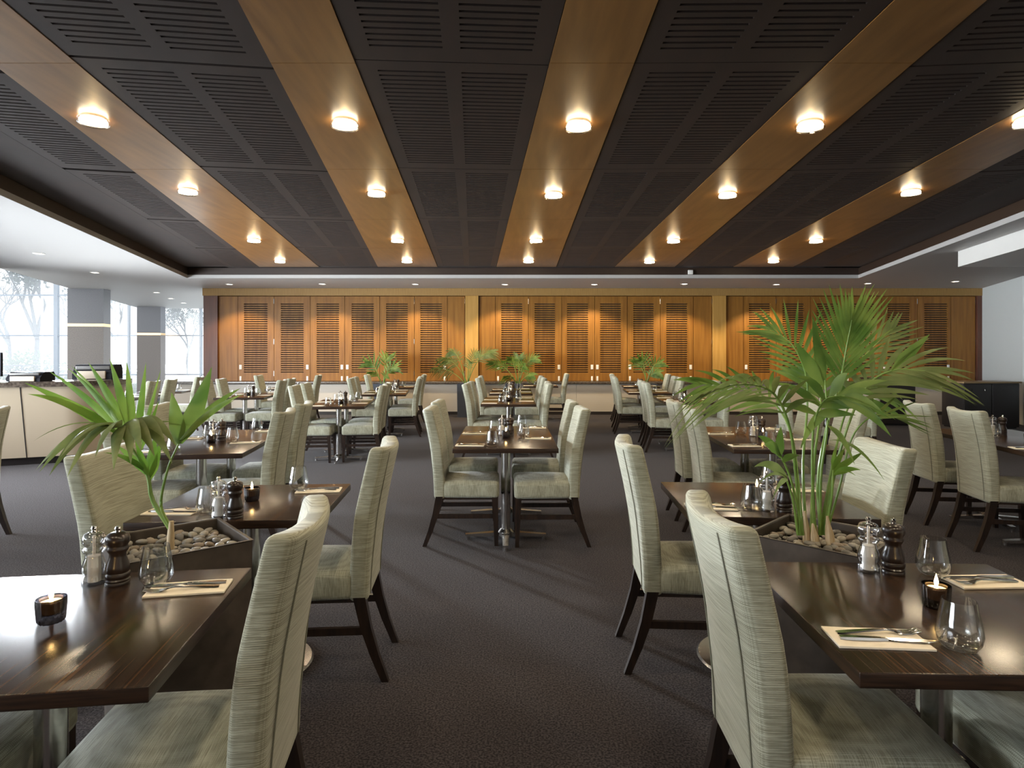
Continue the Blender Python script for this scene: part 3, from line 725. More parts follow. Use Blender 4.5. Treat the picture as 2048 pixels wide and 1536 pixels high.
for phrase, cx, cy, deg, n, base, mv, chairs, fine in SET:
    rz = R(deg)
    def W(u, v, z=0.0):
        return (cx+u*math.cos(rz)-v*math.sin(rz), cy+u*math.sin(rz)+v*math.cos(rz), z)
    short = phrase.replace('the ', '', 1)
    place_table(n, base, cx, cy, rz, 'dark striped wood %s' % short)
    if chairs is None: chairs = {(s, k): (D+random.uniform(-.015, .015), random.uniform(-.02, .02), random.uniform(-2, 2)) for s in 'lr' for k in range(n)}
    for (s, k), (off, dv, dr) in chairs.items():
        v = (k-(n-1)/2)*TM+dv
        sg = -1 if s == 'l' else 1
        pos = W(sg*off, v)
        side = 'left' if s == 'l' else 'right'
        rank = '' if n == 1 else (' nearer' if k == 0 else ' farther')
        place_chair(pos[0], pos[1], rz+(-PI/2 if s == 'l' else PI/2)+R(dr), 'sage fabric chair,%s on the %s of %s' % (rank, side, phrase) if rank else 'sage fabric chair on the %s of %s' % (side, phrase), CH_GROUP)
    zt = 0.7502
    for k in range(n):
        v0 = (k-(n-1)/2)*TM
        rank = '' if n == 1 else (' nearer' if k == 0 else ' farther')
        for s, (nu, nv, gu, gv) in (('left', (-0.262, -0.20, -0.10, -0.24)), ('right', (0.258, 0.185, 0.145, 0.245))):
            if 'left foreground' in phrase and s == 'left': continue
            if 'far right long' in phrase and s == 'right': continue
            where = '%s%s setting, %s' % (rank.strip()+' ' if rank else '', s, short)
            jit = random.uniform(-5, 5) if not (cy < 3.5) else (-3 if s == 'left' else 4)
            a = rz+R(jit); p = W(nu, v0+nv, zt)
            put('napkin', p, a, 'folded cream napkin, '+where, 'folded napkins on the tables')
            put('glass', W(gu, v0+gv, zt-0.0002), random.uniform(0, 6), 'empty stemless glass, '+where, 'stemless glasses on the tables')
            if fine:
                sg = 1 if s == 'left' else -1
                face = a if s == 'left' else a+PI
                fx, fy = (0.01*sg, 0.022*sg), (0.012*sg, -0.022*sg)
                if s == 'right': fx, fy = (0.012*sg, -0.018), (0.01*sg, 0.02)
                else: fx, fy = (0.01, 0.02), (0.016, -0.018)
                q = Vector((p[0]+fx[0]*math.cos(a)-fx[1]*math.sin(a), p[1]+fx[0]*math.sin(a)+fx[1]*math.cos(a), zt+0.0072))
                put('fork', q, face+R(4), 'steel fork on a napkin, '+where, 'forks on the napkins')
                q = Vector((p[0]+fy[0]*math.cos(a)-fy[1]*math.sin(a), p[1]+fy[0]*math.sin(a)+fy[1]*math.cos(a), zt+0.0072))
                put('knife', q, face+R(-2), 'steel knife on a napkin, '+where, 'knives on the napkins')
    cv = 0.0 if n == 1 else -0.14
    put('candle', W(0.0, cv, zt-0.0002), 0, 'lit tealight in ribbed smoky glass on '+phrase, 'tealights on the tables')
    if n == 2 and not fine: mv2 = 0.02
    elif n == 1 and not fine: mv2 = 0.12
    else: mv2 = mv
    put('salt', W(-0.034, mv2+0.005, zt-0.0002), 0, 'clear salt mill on '+phrase, 'salt mills on the tables')
    put('pepper', W(0.035, mv2-0.005, zt-0.0002), 0, 'dark wooden pepper mill on '+phrase, 'pepper mills on the tables')
# one more chair at the left edge of the picture
p = P(-8, 1040, 0)
place_chair(-4.27, 4.72, R(97), 'sage fabric dining chair cut off by the left picture edge, before the counter', CH_GROUP)

# ------------------------------------------------------------------ planters and pebbles
def make_planter(h, s, mt, name='planter_box'):
    t = thing(name, 'x', 'planter')
    bm = BM(); w = s/2; w2 = w*0.93; r = 0.012
    def ring(a, z): return [bm.verts.new((sx*a, sy*a, z)) for sx, sy in ((-1,-1),(1,-1),(1,1),(-1,1))]
    rs = [ring(w2, 0), ring(w-.004, h-.004), ring(w-.0, h), ring(w-r+.002, h), ring(w-r, h-.004), ring(w-r, h-0.11)]
    for a, b in zip(rs[:-1], rs[1:]):
        for i in range(4): bm.faces.new((a[i], a[(i+1) % 4], b[(i+1) % 4], b[i]))
    bm.faces.new(rs[0][::-1]); bm.faces.new(rs[-1])
    finish('trough', bm, mt, t, smooth=False)
    bm = BM(); box(bm, -w+r+.001, w-r-.001, -w+r+.001, w-r-.001, h-0.10, h-0.050); finish('soil', bm, M['soil'], t, smooth=False)
    return t
PH = 0.77
pl = [P(245, 1118, PH), P(503, 1073, PH), P(418, 1036, PH)]
cL = Vector((-1.185, 2.205, 0)); cR = Vector((1.125, 2.265, 0))
pA = make_planter(PH, 0.40, M['planter']); pA.location = cL; pA.rotation_euler = (0, 0, R(41)); pA['label'] = 'square bronze planter box of pebbles between the two left tables'; pA['group'] = 'bronze planters between the tables'
pB = dup(pA, cR, R(45), 'square bronze planter box of pebbles between the two right tables', 'bronze planters between the tables')
BACK = [(-2.98, 14.42), (-1.06, 14.45), (0.02, 14.45), (3.12, 14.42)]
BN = ['under the small left palm', 'under the tall fan palm', 'under the feathery central palm', 'under the right back palm']
pC = None
for (x, y), w in zip(BACK, BN):
    lab = 'slate blue square planter at the base wall, '+w
    if pC is None:
        pC = make_planter(PH, 0.40, M['planter_blue']); pC.location = (x, y, 0); pC['label'] = lab; pC['group'] = 'planters along the back wall'
    else: dup(pC, (x, y, 0), 0, lab, 'planters along the back wall')
PEB = []
for k in range(8):
    bm = BM(); bmesh.ops.create_icosphere(bm, subdivisions=2, radius=1.0)
    sx, sy, sz = random.uniform(0.018, 0.025), random.uniform(0.013, 0.017), random.uniform(0.008, 0.011)
    for v in bm.verts:
        n = 1+0.10*math.sin(v.co.x*3+k)+0.08*math.cos(v.co.y*4-k)
        v.co = Vector((v.co.x*sx*n, v.co.y*sy*n, v.co.z*sz))
    me = bpy.data.meshes.new('pebble'); bm.to_mesh(me); bm.free(); me.shade_smooth()
    me.materials.append(M['pebbles'][k % 4]); PEB.append(me)
def pebbles(c, ang, count, label, group, keep):
    done = []; tries = 0
    while len(done) < count and tries < 9000:
        tries += 1
        u, v = random.uniform(-0.168, 0.168), random.uniform(-0.168, 0.168)
        lay = 0 if len(done) < count*0.62 else 1
        if any((u-a)**2+(v-b)**2 < 0.0262**2 and l == lay for a, b, l in done): continue
        if any((u-a)**2+(v-b)**2 < r*r for a, b, r in keep): continue
        done.append((u, v, lay))
        o = bpy.data.objects.new('pebble', random.choice(PEB)); COL.objects.link(o)
        x = c.x+u*math.cos(ang)-v*math.sin(ang); y = c.y+u*math.sin(ang)+v*math.cos(ang)
        o.location = (x, y, PH-0.046+lay*0.016+random.uniform(0, .003)); o.rotation_euler = (random.uniform(-.3, .3), random.uniform(-.3, .3), random.uniform(0, PI))
        tag(o, label, 'pebble', group)
pebbles(cL, R(41), 150, 'smooth river pebble in the left planter box', 'pebbles in the left planter', [(-0.02, 0.0, 0.028)])
pebbles(cR, R(45), 150, 'smooth river pebble in the right planter box', 'pebbles in the right planter', [(-0.02, 0.02, 0.022), (0.03, -0.01, 0.022)])

# ------------------------------------------------------------------ palms
def blade(bm, p0, p1, w, arch, side=None, n=8, fold=0.25):
    p0, p1 = Vector(p0), Vector(p1)
    c = (p0+p1)/2+Vector((0, 0, arch))
    rows = []
    d0 = (p1-p0).normalized()
    s = Vector(side) if side is not None else d0.cross(Vector((0, 1, 0)))
    if s.length < 1e-3: s = Vector((1, 0, 0))
    s.normalize()
    for i in range(n+1):
        t = i/n
        p = p0*(1-t)**2+c*2*t*(1-t)+p1*t*t
        tg = ((c-p0)*2*(1-t)+(p1-c)*2*t).normalized()
        sd = (s-tg*s.dot(tg)).normalized(); up = sd.cross(tg)
        ww = w*0.5*(0.30+0.70*min(1, t/0.28))*(1-max(0, (t-0.28)/0.72)**1.7)
        if i == n: rows.append([bm.verts.new(p)]); continue
        rows.append([bm.verts.new(p+sd*ww+up*fold*ww), bm.verts.new(p), bm.verts.new(p-sd*ww+up*fold*ww)])
    for a, b in zip(rows[:-1], rows[1:]):
        if len(b) == 1: bm.faces.new((a[0], a[1], b[0])); bm.faces.new((a[1], a[2], b[0]))
        else: bm.faces.new((a[0], a[1], b[1], b[0])); bm.faces.new((a[1], a[2], b[2], b[1]))
def spline(pts, n=14):
    pts = [Vector(p) for p in pts]; q = [pts[0]*2-pts[1]]+pts+[pts[-1]*2-pts[-2]]; out = []
    m = len(pts)-1
    for i in range(n+1):
        f = i/n*m; k = min(int(f), m-1); t = f-k
        a, b, c, d = q[k:k+4]
        out.append(0.5*((2*b)+(c-a)*t+(2*a-5*b+4*c-d)*t*t+(3*b-a-3*c+d)*t**3))
    return out
def frond(parent, pts, n, L, w, droop, t0=0.45, roll=0.5, a0=65, a1=22, r=0.005, m='leaf', lift=0.0, rnd=None):
    rnd = rnd or random
    path = spline(pts, 24); bm = BM()
    tube(bm, path, [r*(1-0.75*i/24) for i in range(25)], 6)
    st = finish('stalk', bm, M['stem'], parent)
    bm = BM()
    for i in range(n):
        s = i/(n-1); t = t0+(0.985-t0)*s; f = t*24; k = min(int(f), 23); p = path[k].lerp(path[k+1], f-k)
        tg = (path[k+1]-path[k]).normalized()
        inpl = tg.cross(Vector((0, 1, 0)))
        if inpl.length < 1e-3: inpl = Vector((1, 0, 0))
        inpl.normalize()
        sv = (inpl*math.cos(roll)+Vector((0, 1, 0))*math.sin(roll)).normalized()
        an = R(a0+(a1-a0)*s)
        ll = L*(0.55+0.45*math.sin(PI*min(1, 0.15+s*0.85)))
        for sg in (-1, 1):
            l2 = ll*rnd.uniform(0.85, 1.1); dd = droop*rnd.uniform(0.7, 1.3)
            d = (tg*math.cos(an)+sv*sg*math.sin(an)+Vector((0, 0, lift))).normalized()
            blade(bm, p, p+d*l2-Vector((0, 0, dd*l2)), w*rnd.uniform(0.8, 1.15), dd*l2*0.45+rnd.uniform(-.01, .01), side=tg.cross(d).cross(d), n=7)
    lf = finish('frond', bm, M[m], st, sharp=80)
    return st
def leafset(parent, lst, m, y0, mname='leaf_fan', turn=0.0):
    bm = BM()
    for (bx, by, bd), (tx, ty, td), w, arch in lst:
        a, b = Q(bx, by, y0+bd), Q(tx, ty, y0+td); d = (b-a).normalized()
        sd = d.cross(Vector((0, 1, 0))).normalized()
        if turn:
            hz = d.cross(Vector((0, 0, 1))); hz = hz.normalized() if hz.length > 0.05 else sd
            if hz.dot(sd) < 0: hz = -hz
            sd = (sd*(1-turn)+hz*turn).normalized()
        blade(bm, a, b, w, arch, side=sd, n=10)
    return finish(mname, bm, M[m], parent, sharp=80)
def stalk(parent, pts, r0, r1, name='stalk'):
    path = spline(pts, 16); bm = BM(); tube(bm, path, [r0+(r1-r0)*i/16 for i in range(17)], 8)
    return finish(name, bm, M['stem'], parent)

# left palm: a young plant with one big split leaf and one narrow pair
yl = 2.20
t = thing('potted_palm', 'young palm with one wide split fan leaf growing from the left planter', 'palm', (0, 0, 0))
zb = PH-0.05
bl = Vector((cL.x-0.01, cL.y-0.02, zb))
def rel(o):                                        # parents keep their base at the planter, children are built in world space
    o.location = bl
    for ch in o.children: ch.matrix_parent_inverse = Matrix.Translation(-bl)
bm = BM(); tube(bm, [bl+Vector((0, 0, 0)), bl+Vector((0.002, 0, 0.06)), bl+Vector((0.004, 0, 0.115))], [0.014, 0.012, 0.008], 10); finish('dry_sheath', bm, M['husk'], t)
s1 = stalk(t, [bl+Vector((0, 0, .09)), Q(305, 1000, yl), Q(295, 950, yl), Q(270, 905, yl), Q(240, 868, yl-.03), Q(215, 850, yl-.06)], 0.0085, 0.003)
s2 = stalk(t, [bl+Vector((.004, 0, .09)), Q(322, 1010, yl-.02), Q(335, 940, yl-.04), Q(357, 888, yl-.06)], 0.006, 0.003)
fan = [((240,870,-.02),(48,760+5,-.10),.036,.02), ((232,866,-.02),(55,788,-.20),.034,.05), ((238,862,.0),(97,742,.02),.026,.03), ((243,860,.02),(135,748-12,.10),.022,.03),
       ((247,860,.0),(142,731,.16),.020,.02), ((252,862,.02),(176,724,.1),.034,.015), ((258,866,.02),(219,717,.12),.036,.01), ((264,872,.02),(253,722,.12),.034,.01),
       ((272,880,.02),(292,724,.10),.028,.0), ((280,890,.02),(322,738,.06),.016,.0), ((282,900,.03),(318,800,.12),.02,0)]
leafset(s1, fan, 'leaf_light', yl)
droop = [((232,852,-.06),(78,945,-.25),.048,.11), ((228,852,-.06),(70,942,-.12),.040,.10), ((234,853,-.06),(98,952,-.32),.048,.12), ((230,856,-.08),(134,955,-.40),.048,.11),
         ((215,852,-.08),(150,930,-.35),.046,.08), ((238,856,-.10),(227,942,-.45),.052,.08), ((246,853,-.08),(283,905,-.40),.050,.09), ((252,852,-.06),(345,928,-.30),.046,.11),
         ((258,850,-.05),(352,892,-.2),.045,.10), ((262,850,-.04),(362,905,.05),.042,.10), ((250,855,-.1),(262,930,-.42),.050,.09), ((240,853,-.08),(190,915,-.42),.050,.09), ((244,852,-.06),(310,915,-.36),.050,.10),
         ((256,851,-.06),(330,880,-.3),.045,.08), ((234,852,-.08),(120,915,-.4),.046,.09),
         ((226,853,-.05),(66,883,-.02),.006,.07), ((262,852,-.04),(400,852,.0),.008,.03)]
leafset(s1, droop, 'leaf_dull', yl, turn=0.5)
low = [((295,955,0),(270,880,-.08),.03,.0), ((296,958,0),(310,870,.05),.045,.0), ((298,962,0),(322,880,.08),.035,.0), ((294,950,0),(232,890,.0),.03,.01), ((292,945,0),(205,905,-.2),.03,.03)]
leafset(s1, low, 'leaf_light', yl)
leafset(s2, [((357,888,-.06),(343,784,-.06),.058,.0), ((358,886,-.06),(424,733,.0),.068,-.02), ((360,882,-.06),(482,776,.10),.030,.04), ((361,880,-.06),(487,788,-.1),.022,.04), ((362,880,-.05),(470,800,.15),.018,.03)], 'leaf', yl)
rel(t)

# right palm: a clump of several stems
yr = 2.26
t = thing('potted_palm', 'large bushy palm of many stems and arching fronds in the right planter', 'palm')
bl = Vector((cR.x, cR.y, zb))
for dx, dy, h in ((-0.055, 0.0, .13), (-0.035, -0.02, .09), (0.012, -0.03, .12), (0.03, -0.005, .09), (-0.01, .03, .10)):
    bm = BM(); b = bl+Vector((dx, dy, 0)); tube(bm, [b, b+Vector((-.004, 0, h*.5)), b+Vector((-.010, 0, h))], [0.015, 0.013, 0.004], 9); finish('dry_sheath', bm, M['husk'], t)
def PT(*a): return [Q(px, py, yr+d) for px, py, d in a]
rr = random.Random(3)
frond(t, PT((1642,1070,0),(1636,960,.02),(1655,850,.02),(1680,765,.0),(1692,700,-.02),(1704,640,-.06)), 13, .25, .015, .05, .60, .35, 42, 9, .007, 'leaf', .05, rr)
frond(t, PT((1640,1070,0),(1640,940,.04),(1660,830,.08),(1695,755,.12),(1735,705,.18),(1785,660,.22)), 12, .24, .015, .06, .56, .5, 48, 14, .006, 'leaf_dull', .04, rr)
frond(t, PT((1612,1070,0),(1606,930,.05),(1614,820,.10),(1612,750,.10),(1585,690,.10),(1545,660,.12)), 12, .22, .014, .16, .52, .5, 52, 16, .006, 'leaf', .0, rr)
frond(t, PT((1600,1070,-.02),(1592,950,-.04),(1578,850,-.08),(1545,785,-.12),(1480,768,-.20),(1400,792,-.30)), 13, .28, .022, .42, .46, .9, 56, 18, .007, 'leaf_dull', .05, rr)
frond(t, PT((1605,1070,0),(1596,960,.03),(1580,860,.08),(1540,800,.12),(1470,775,.16),(1400,768,.2)), 9, .21, .022, .30, .55, .7, 58, 18, .006, 'leaf', .05, rr)
frond(t, PT((1648,1070,0),(1668,950,.0),(1700,840,-.02),(1738,768,-.04),(1790,740,-.06),(1850,742,-.10)), 12, .27, .019, .32, .50, .8, 56, 16, .007, 'leaf_dull', .06, rr)
frond(t, PT((1652,1070,0),(1680,970,-.03),(1702,880,-.05),(1735,838,-.08),(1770,828,-.10),(1795,834,-.12)), 6, .17, .013, .12, .62, 1.1, 42, 14, .005, 'leaf', .0, rr)
frond(t, PT((1630,1070,0),(1625,950,-.06),(1628,850,-.10),(1650,800,-.16),(1690,792,-.22)), 6, .22, .036, .45, .58, .9, 62, 22, .006, 'leaf', .05, rr)
frond(t, PT((1622,1070,0),(1628,930,.08),(1640,830,.14),(1640,780,.18),(1620,745,.22)), 6, .20, .030, .20, .58, .6, 60, 24, .006, 'leaf', .05, rr)
frond(t, PT((1640,1070,0),(1665,930,.06),(1690,830,.12),(1722,785,.16),(1755,775,.18)), 6, .20, .036, .40, .58, .7, 62, 22, .006, 'leaf', .05, rr)
s = stalk(t, PT((1606,1070,-.02),(1582,960,-.05),(1556,900,-.08)), .005, .003)
leafset(s, [((1562,915,-.08),(1515,872,-.12),.03,.03), ((1560,912,-.08),(1562,852,-.02),.035,.0), ((1566,925,-.08),(1600,912,-.16),.03,.02), ((1560,910,-.08),(1528,890,-.2),.035,.03)], 'leaf', yr)
s = stalk(t, PT((1596,1070,-.02),(1586,1000,-.04),(1570,950,-.07)), .005, .003)
leafset(s, [((1574,955,-.07),(1508,934,-.16),.032,.05), ((1574,955,-.07),(1516,970,-.2),.012,.05), ((1576,960,-.07),(1545,1000,-.22),.02,.04)], 'leaf_dull', yr)
s = stalk(t, PT((1650,1070,-.0),(1664,990,-.04),(1666,940,-.06)), .005, .003)
leafset(s, [((1666,945,-.06),(1728,903,-.08),.026,.0), ((1666,942,-.06),(1690,895,-.04),.024,.0), ((1668,950,-.06),(1722,940,-.14),.026,.02), ((1666,940,-.06),(1672,890,-.02),.02,.0), ((1668,952,-.06),(1712,952,-.2),.018,.03)], 'leaf_light', yr)
s = stalk(t, PT((1640,1070,-.0),(1642,950,.0),(1655,850,.0),(1650,760,.0)), .006, .003)
leafset(s, [((1648,770,.0),(1588,680,.0),.05,.0), ((1650,765,.0),(1625,630,.02),.04,.0), ((1650,800,0),(1740,835,-.25),.04,.08), ((1655,850,0),(1710,930,-.2),.03,.06), ((1655,830,.0),(1600,900,-.2),.04,.06), ((1660,880,0),(1770,962,-.3),.016,.08)], 'leaf', yr)
leafset(s, [((1785,742,-.06),(1860,668,-.02),.045,.0)], 'leaf', yr, 'upright_leaf')
rel(t)

# palms at the back wall
def back_palm(px, base_z, y, label, specs, seed, m='leaf'):
    rnd = random.Random(seed)
    global bl
    bl = Vector(((px-CX)/F*y, y, base_z))
    t = thing('potted_palm', label, 'palm')
    for (dx, h, out, nleaf, L, w, dr, roll) in specs:
        b = bl+Vector((rnd.uniform(-.03, .03), rnd.uniform(-.03, .03), 0))
        frond(t, [b, b+Vector((dx*0.25, out*.2, h*0.5)), b+Vector((dx*0.6, out*.6, h*0.9)), b+Vector((dx, out, h))], nleaf, L, w, dr, .5, roll, 60, 18, .012, m, .03, rnd)
    rel(t)
back_palm(765, PH-.05, 14.42, 'small dark palm with upright leaves before the left doors', [(-.3,.50,.0,7,.40,.055,.10,.4), (.28,.42,-.1,7,.38,.05,.2,.5), (.05,.62,.1,7,.38,.055,.05,.4), (-.22,.30,-.2,6,.30,.045,.35,.8), (.12,.26,-.2,6,.30,.05,.3,.8)], 1)
back_palm(934, PH-.05, 14.45, 'tall arching palm in front of the first pale post', [(-.62,.62,-.1,14,.34,.030,.55,.6), (.62,.78,-.1,14,.36,.030,.30,.6), (-.35,.78,.1,12,.34,.030,.5,.6), (.2,.72,.1,12,.32,.028,.25,.5), (-.75,.40,.0,12,.3,.026,.65,.7), (.05,.55,-.2,9,.3,.03,.3,.7)], 2, 'leaf_dull')
back_palm(1037, PH-.05, 14.45, 'feathery green palm behind the central row of tables', [(-.62,.52,-.1,12,.32,.03,.2,.6), (.38,.62,-.1,12,.32,.03,.2,.6), (-.2,.60,-.2,12,.32,.03,.25,.5), (.30,.25,-.3,10,.3,.03,.5,.8), (-.30,.22,-.3,10,.3,.03,.5,.8), (.12,.46,-.3,10,.34,.035,.35,.5), (.0,.62,.0,10,.28,.03,.1,.4)], 3)
back_palm(1294, PH-.05, 14.42, 'thin palm with two narrow heads behind the right back tables', [(-.14,.58,-.05,8,.36,.045,.12,.4), (.30,.52,-.05,8,.34,.04,.12,.4), (.22,.30,-.15,7,.32,.05,.45,.6), (-.30,.50,.0,6,.34,.022,.2,.7)], 4)

# ------------------------------------------------------------------ service counter on the left, with its machines
def arc(c, r, a0, a1, n): return [Vector((c.x+r*math.cos(a0+(a1-a0)*i/n), c.y+r*math.sin(a0+(a1-a0)*i/n), 0)) for i in range(n+1)]
dr_ = Vector((0.91, 0.41, 0)).normalized(); nr = Vector((dr_.y, -dr_.x, 0))
def outline(off):
    o = Vector((-6.5, 7.93, 0))+nr*off; e = o+dr_*0.70; rad = 0.36+off
    a = [o-dr_*1.15, e]; c = e-nr*rad; th = math.atan2(nr.y, nr.x)
    a += arc(c, rad, th, th+PI*0.5, 10)[1:]
    a.append(a[-1]-nr*0.12)
    return a
t = thing('service_counter', 'cream curved service counter with a dark stone top at the left windows', 'counter', (-6.5, 8.2, 0))
off = Vector((6.5, -8.2, 0))
def wallstrip(o0, z0, o1, z1, name, mt, i0=0, i1=None, th=0.05):
    a = outline(o0)[i0:i1]; b = outline(o1)[i0:i1]; a2 = outline(o0-th)[i0:i1]; b2 = outline(o1-th)[i0:i1]
    bm = BM(); rows = []
    for p, q, p2, q2 in zip(a, b, a2, b2):
        rows.append([bm.verts.new(p+off+Vector((0,0,z0))), bm.verts.new(q+off+Vector((0,0,z1))), bm.verts.new(q2+off+Vector((0,0,z1))), bm.verts.new(p2+off+Vector((0,0,z0)))])
    for r1, r2 in zip(rows[:-1], rows[1:]):
        for i in range(4): bm.faces.new((r1[i], r2[i], r2[(i+1) % 4], r1[(i+1) % 4]))
    bm.faces.new(rows[0]); bm.faces.new(rows[-1][::-1])
    return finish(name, bm, mt, t, sharp=25)
pan = wallstrip(0.0, 0.10, 0.28, 1.02, 'front_panel', M['counter'])
wallstrip(-0.07, 0.0, -0.05, 0.10, 'kick_plate', M['dark_cab'])
o = Vector((-6.5, 7.93, 0))
bm = BM()
for q in (0.28,):
    p0 = o+dr_*q+off+nr*0.003; p1 = p0+nr*0.28
    for w in (0.006,):
        vs = [p0-dr_*w+Vector((0,0,.10)), p0+dr_*w+Vector((0,0,.10)), p1+dr_*w+Vector((0,0,1.02)), p1-dr_*w+Vector((0,0,1.02))]
        bm.faces.new([bm.verts.new(v) for v in vs])
finish('panel_joint', bm, M['dark_cab'], t, smooth=False)
oo = outline(0.33); ii = outline(-0.30)
bm = BM(); poly = [(p.x+6.5, p.y-8.2) for p in oo]+[(p.x+6.5, p.y-8.2) for p in ii[::-1]]
prism(bm, poly, 1.02, 1.085); finish('stone_top', bm, M['stone'], t, sharp=25)
def till(px0, px1, ytop, dist, lab, group):
    x0, x1 = (px0-CX)/F*dist, (px1-CX)/F*dist; w = (x1-x0); zt = CAM_Z-(ytop-HY)/F*dist; z0 = 1.0865; h = max(0.12, zt-z0)
    t = thing('till_printer', lab, 'till', ((x0+x1)/2, dist, z0), R(8), group)
    bm = BM()
    prof = [(-0.16, 0), (-0.16, h*0.35), (-0.10, h*0.80), (-0.06, h), (0.14, h), (0.17, h*0.7), (0.17, 0)]
    A = [bm.verts.new((-w/2, y, z)) for y, z in prof]; B = [bm.verts.new((w/2, y, z)) for y, z in prof]
    bm.faces.new(A); bm.faces.new(B[::-1])
    for i in range(len(prof)): bm.faces.new((A[i], B[i], B[(i+1) % len(prof)], A[(i+1) % len(prof)]))
    finish('housing', bm, M['machine'], t, smooth=False)
    bm = BM(); rbox(bm, (0, -0.165, h*0.30), (w*0.36, 0.012, h*0.27), 0.006); finish('front_tray', bm, M['machine_panel'], t)
    bm = BM(); rbox(bm, (0, -0.115, h*0.78), (w*0.44, 0.020, h*0.13), 0.008); finish('cover', bm, M['machine_grey'], t)
    return t
till(160, 231, 729, 8.75, 'black till printer with a beige tray on the counter, by the near granite pier', 'machines on the counter')
till(31, 92, 750, 7.97, 'low black till printer with a beige front beside the monitor on the counter', 'machines on the counter')
t = thing('monitor', 'black back of a flat monitor at the left end of the counter', 'monitor', (-6.60, 7.86, 1.0865), R(-4))
bm = BM(); rbox(bm, (0, 0, 0.215), (0.20, 0.015, 0.15), 0.006); finish('screen', bm, M['machine'], t)
bm = BM(); box(bm, -0.02, 0.02, -0.01, 0.03, 0.01, 0.14); box(bm, -0.10, 0.10, -0.07, 0.08, 0, 0.012); finish('stand', bm, M['machine'], t)

# ------------------------------------------------------------------ cabinets at the right back
t = thing('sideboard', 'charcoal cabinet with two small ring pulls against the pale right wall', 'cabinet', (9.22, 12.0, 0), R(3))
bm = BM(); rbox(bm, (0, 0.30, 0.455), (0.56, 0.28, 0.425), 0.004); finish('body', bm, M['dark_cab'], t)
bm = BM(); rbox(bm, (0, 0.29, 0.895), (0.58, 0.31, 0.015), 0.004); finish('top', bm, M['cab_top'], t)
bm = BM(); box(bm, -0.54, 0.54, 0.06, 0.55, 0, 0.04); finish('plinth', bm, M['black_metal'], t, smooth=False)
for k in range(2):
    bm = BM(); rbox(bm, (-0.28+k*0.56, 0.012, 0.46), (0.27, 0.008, 0.40), 0.003); d = finish('door', bm, M['dark_cab'], t)
    for hx in ((-0.42, -0.16) if k == 0 else ()):
        bm = BM(); tube(bm, [(hx, 0.004, 0.80), (hx, -0.02, 0.79), (hx, -0.02, 0.74), (hx, 0.004, 0.73)], 0.006, 6); finish('ring_pull', bm, M['steel'], d)
t = thing('service_station', 'black waiter station standing before the base wall at the right', 'cabinet', (7.68, 12.6, 0), R(-8))
bm = BM(); rbox(bm, (0, 0.25, 0.49), (0.42, 0.25, 0.45), 0.004); finish('body', bm, M['dark_cab'], t)
bm = BM(); rbox(bm, (0, 0.24, 0.952), (0.44, 0.27, 0.012), 0.004); finish('top', bm, M['black_metal'], t)
bm = BM(); box(bm, -0.40, 0.40, 0.03, 0.48, 0, 0.04); finish('plinth', bm, M['black_metal'], t, smooth=False)

# ------------------------------------------------------------------ outside the windows
bm = BM(); box(bm, -90, 40, YG+0.12, 120, -0.5, -0.3); box(bm, -90, ax-0.1, -30, YG+0.12, -0.5, -0.3); struct('ground_outside', bm, M['lawn'])
def tree(x, y, h, label, seed, leafy, mt, spread=1.0):
    rnd = random.Random(seed)
    t = thing('tree', label, 'tree', (x, y, -0.3))
    bm = BM(); tips = []
    def grow(p, d, l, r, k):
        q = p+d*l
        mid = (p+q)/2+Vector((rnd.uniform(-.08, .08), rnd.uniform(-.08, .08), 0))*l
        tube(bm, [p, mid, q], [r, r*0.85, r*0.7], 5)
        if k == 0: tips.append(q); return
        for _ in range(3 if k > 1 else 4):
            a = rnd.uniform(0, 2*PI); e = rnd.uniform(0.35, 0.85)*spread
            nd = (d+Vector((math.cos(a)*e, math.sin(a)*e, rnd.uniform(-.15, .35)))).normalized()
            grow(q, nd, l*rnd.uniform(0.6, 0.8), r*0.62, k-1)
            if k <= 2: tips.append(q)
    grow(Vector((0,0,0)), Vector((0.03, 0, 1)), h*0.30, h*0.018, 4)
    finish('trunk', bm, M['bark'], t)
    if leafy:
        bm = BM()
        for q in tips:
            for _ in range(leafy):
                c = q+Vector((rnd.gauss(0, .22), rnd.gauss(0, .22), rnd.gauss(0, .18)))*h*0.12
                a = Vector((rnd.gauss(0, 1), rnd.gauss(0, 1), rnd.gauss(0, 1))).normalized(); b = a.orthogonal().normalized(); s = rnd.uniform(.05, .10)*h*0.16
                bm.faces.new([bm.verts.new(c+v) for v in (a*s, b*s*.5, -a*s, -b*s*.5)])
        finish('crown', bm, mt, t, smooth=False)
tree(-24.4, 32, 8.6, 'leafy tree outside beside the thick window mullion', 11, 14, M['far_leaf'], 0.75)
tree(-29.0, 36, 7.5, 'bare branching tree outside the left window', 12, 0, M['far_leaf'], 1.1)
tree(-26.5, 38, 7.0, 'bare tree outside between the leafy tree and the window edge', 15, 0, M['far_leaf'], 1.1)
tree(-26.0, 41, 9.0, 'hazy tree outside seen between the two granite piers', 13, 9, M['far_leaf'], 0.9)
tree(-28.0, 54, 7.5, 'slim tree outside the last window bay', 14, 6, M['far_leaf'], 0.8)
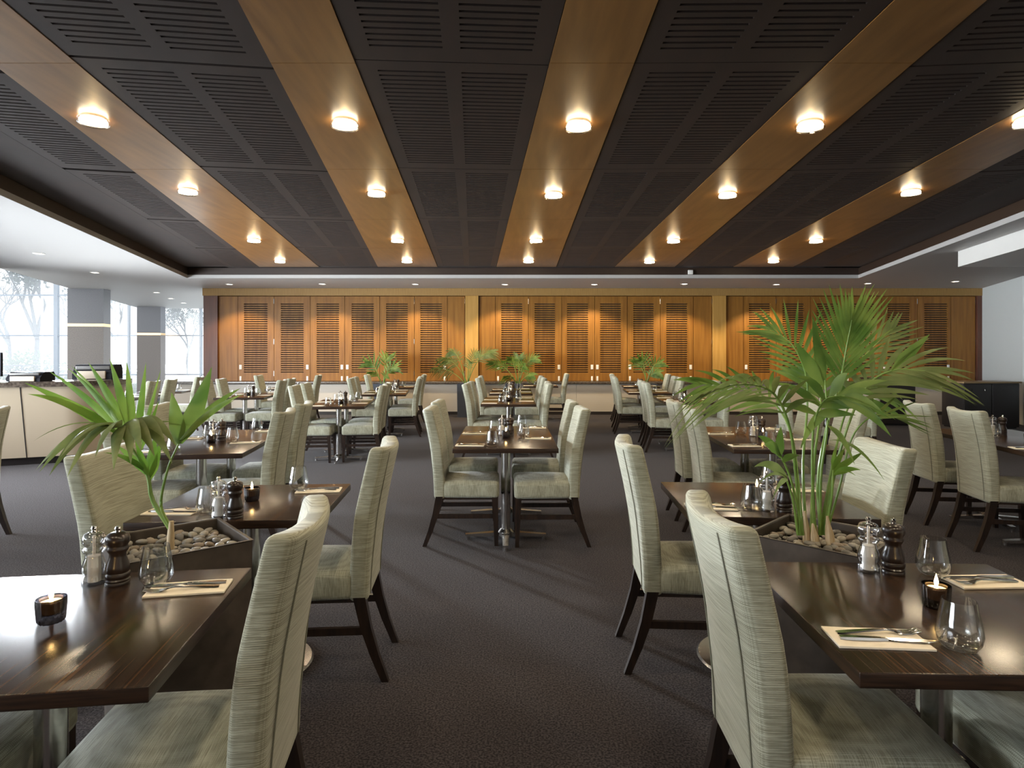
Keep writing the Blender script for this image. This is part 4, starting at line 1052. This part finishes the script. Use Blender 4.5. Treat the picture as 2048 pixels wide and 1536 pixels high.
def bush(x, y, w, h, label, seed):
    rnd = random.Random(seed)
    t = thing('garden_bush', label, 'bush', (x, y, -0.3))
    bm = BM()
    for _ in range(2200):
        u = rnd.uniform(-1, 1); v = rnd.uniform(-1, 1); top = h*(1-0.55*u*u)*rnd.uniform(0.75, 1.05)
        c = Vector((u*w, v*0.7, rnd.uniform(0.1, 1)*top))
        a = Vector((rnd.gauss(0, 1), rnd.gauss(0, 1), rnd.gauss(0, 1))).normalized(); b = a.orthogonal().normalized(); s = rnd.uniform(.05, .11)
        bm.faces.new([bm.verts.new(c+k) for k in (a*s, b*s*.5, -a*s, -b*s*.5)])
    finish('foliage', bm, M['bush_leaf'], t, smooth=False)
    bm = BM()
    for k in range(5): tube(bm, [(rnd.uniform(-.3, .3), 0, 0), (rnd.uniform(-.5, .5)*w, 0, h*.6)], [.03, .012], 5)
    finish('stem', bm, M['bark'], t)
bush(-21.4, 27.5, 1.9, 1.95, 'yellow-green garden bush outside behind the wire fence', 21)
bush(-17.3, 27.5, 1.4, 1.2, 'low hazy bush outside between the granite piers', 22)
t = thing('wire_fence', 'diamond wire fence on the terrace outside the left window', 'fence', (-19.3, 24.6, -0.3))
bm = BM(); w, h0, h1 = 3.1, 0.55, 1.32
k = -int(w*2/0.13)
nn = int(2*w/0.12)
for i in range(-8, nn+1):
    xa = -w+i*0.12
    for sg in (1, -1):
        a = Vector((xa, 0, h0 if sg > 0 else h1)); b = Vector((xa+(h1-h0), 0, h1 if sg > 0 else h0))
        if a.x < -w: f_ = (-w-a.x)/(b.x-a.x); a = a.lerp(b, f_)
        if b.x > w: f_ = (w-a.x)/(b.x-a.x); b = a.lerp(b, f_)
        if a.x >= w or b.x <= -w: continue
        tube(bm, [a, b], 0.008, 4)
finish('wire_mesh', bm, M['fence'], t, smooth=False)
bm = BM(); tube(bm, [(-w, 0, h1), (w, 0, h1)], 0.03, 6); tube(bm, [(-w, 0, h0), (w, 0, h0)], 0.02, 6); finish('rail', bm, M['fence'], t)
for xq in (-w, 0, w):
    bm = BM(); tube(bm, [(xq, 0, 0), (xq, 0, h1)], 0.035, 6); finish('post', bm, M['fence'], t)
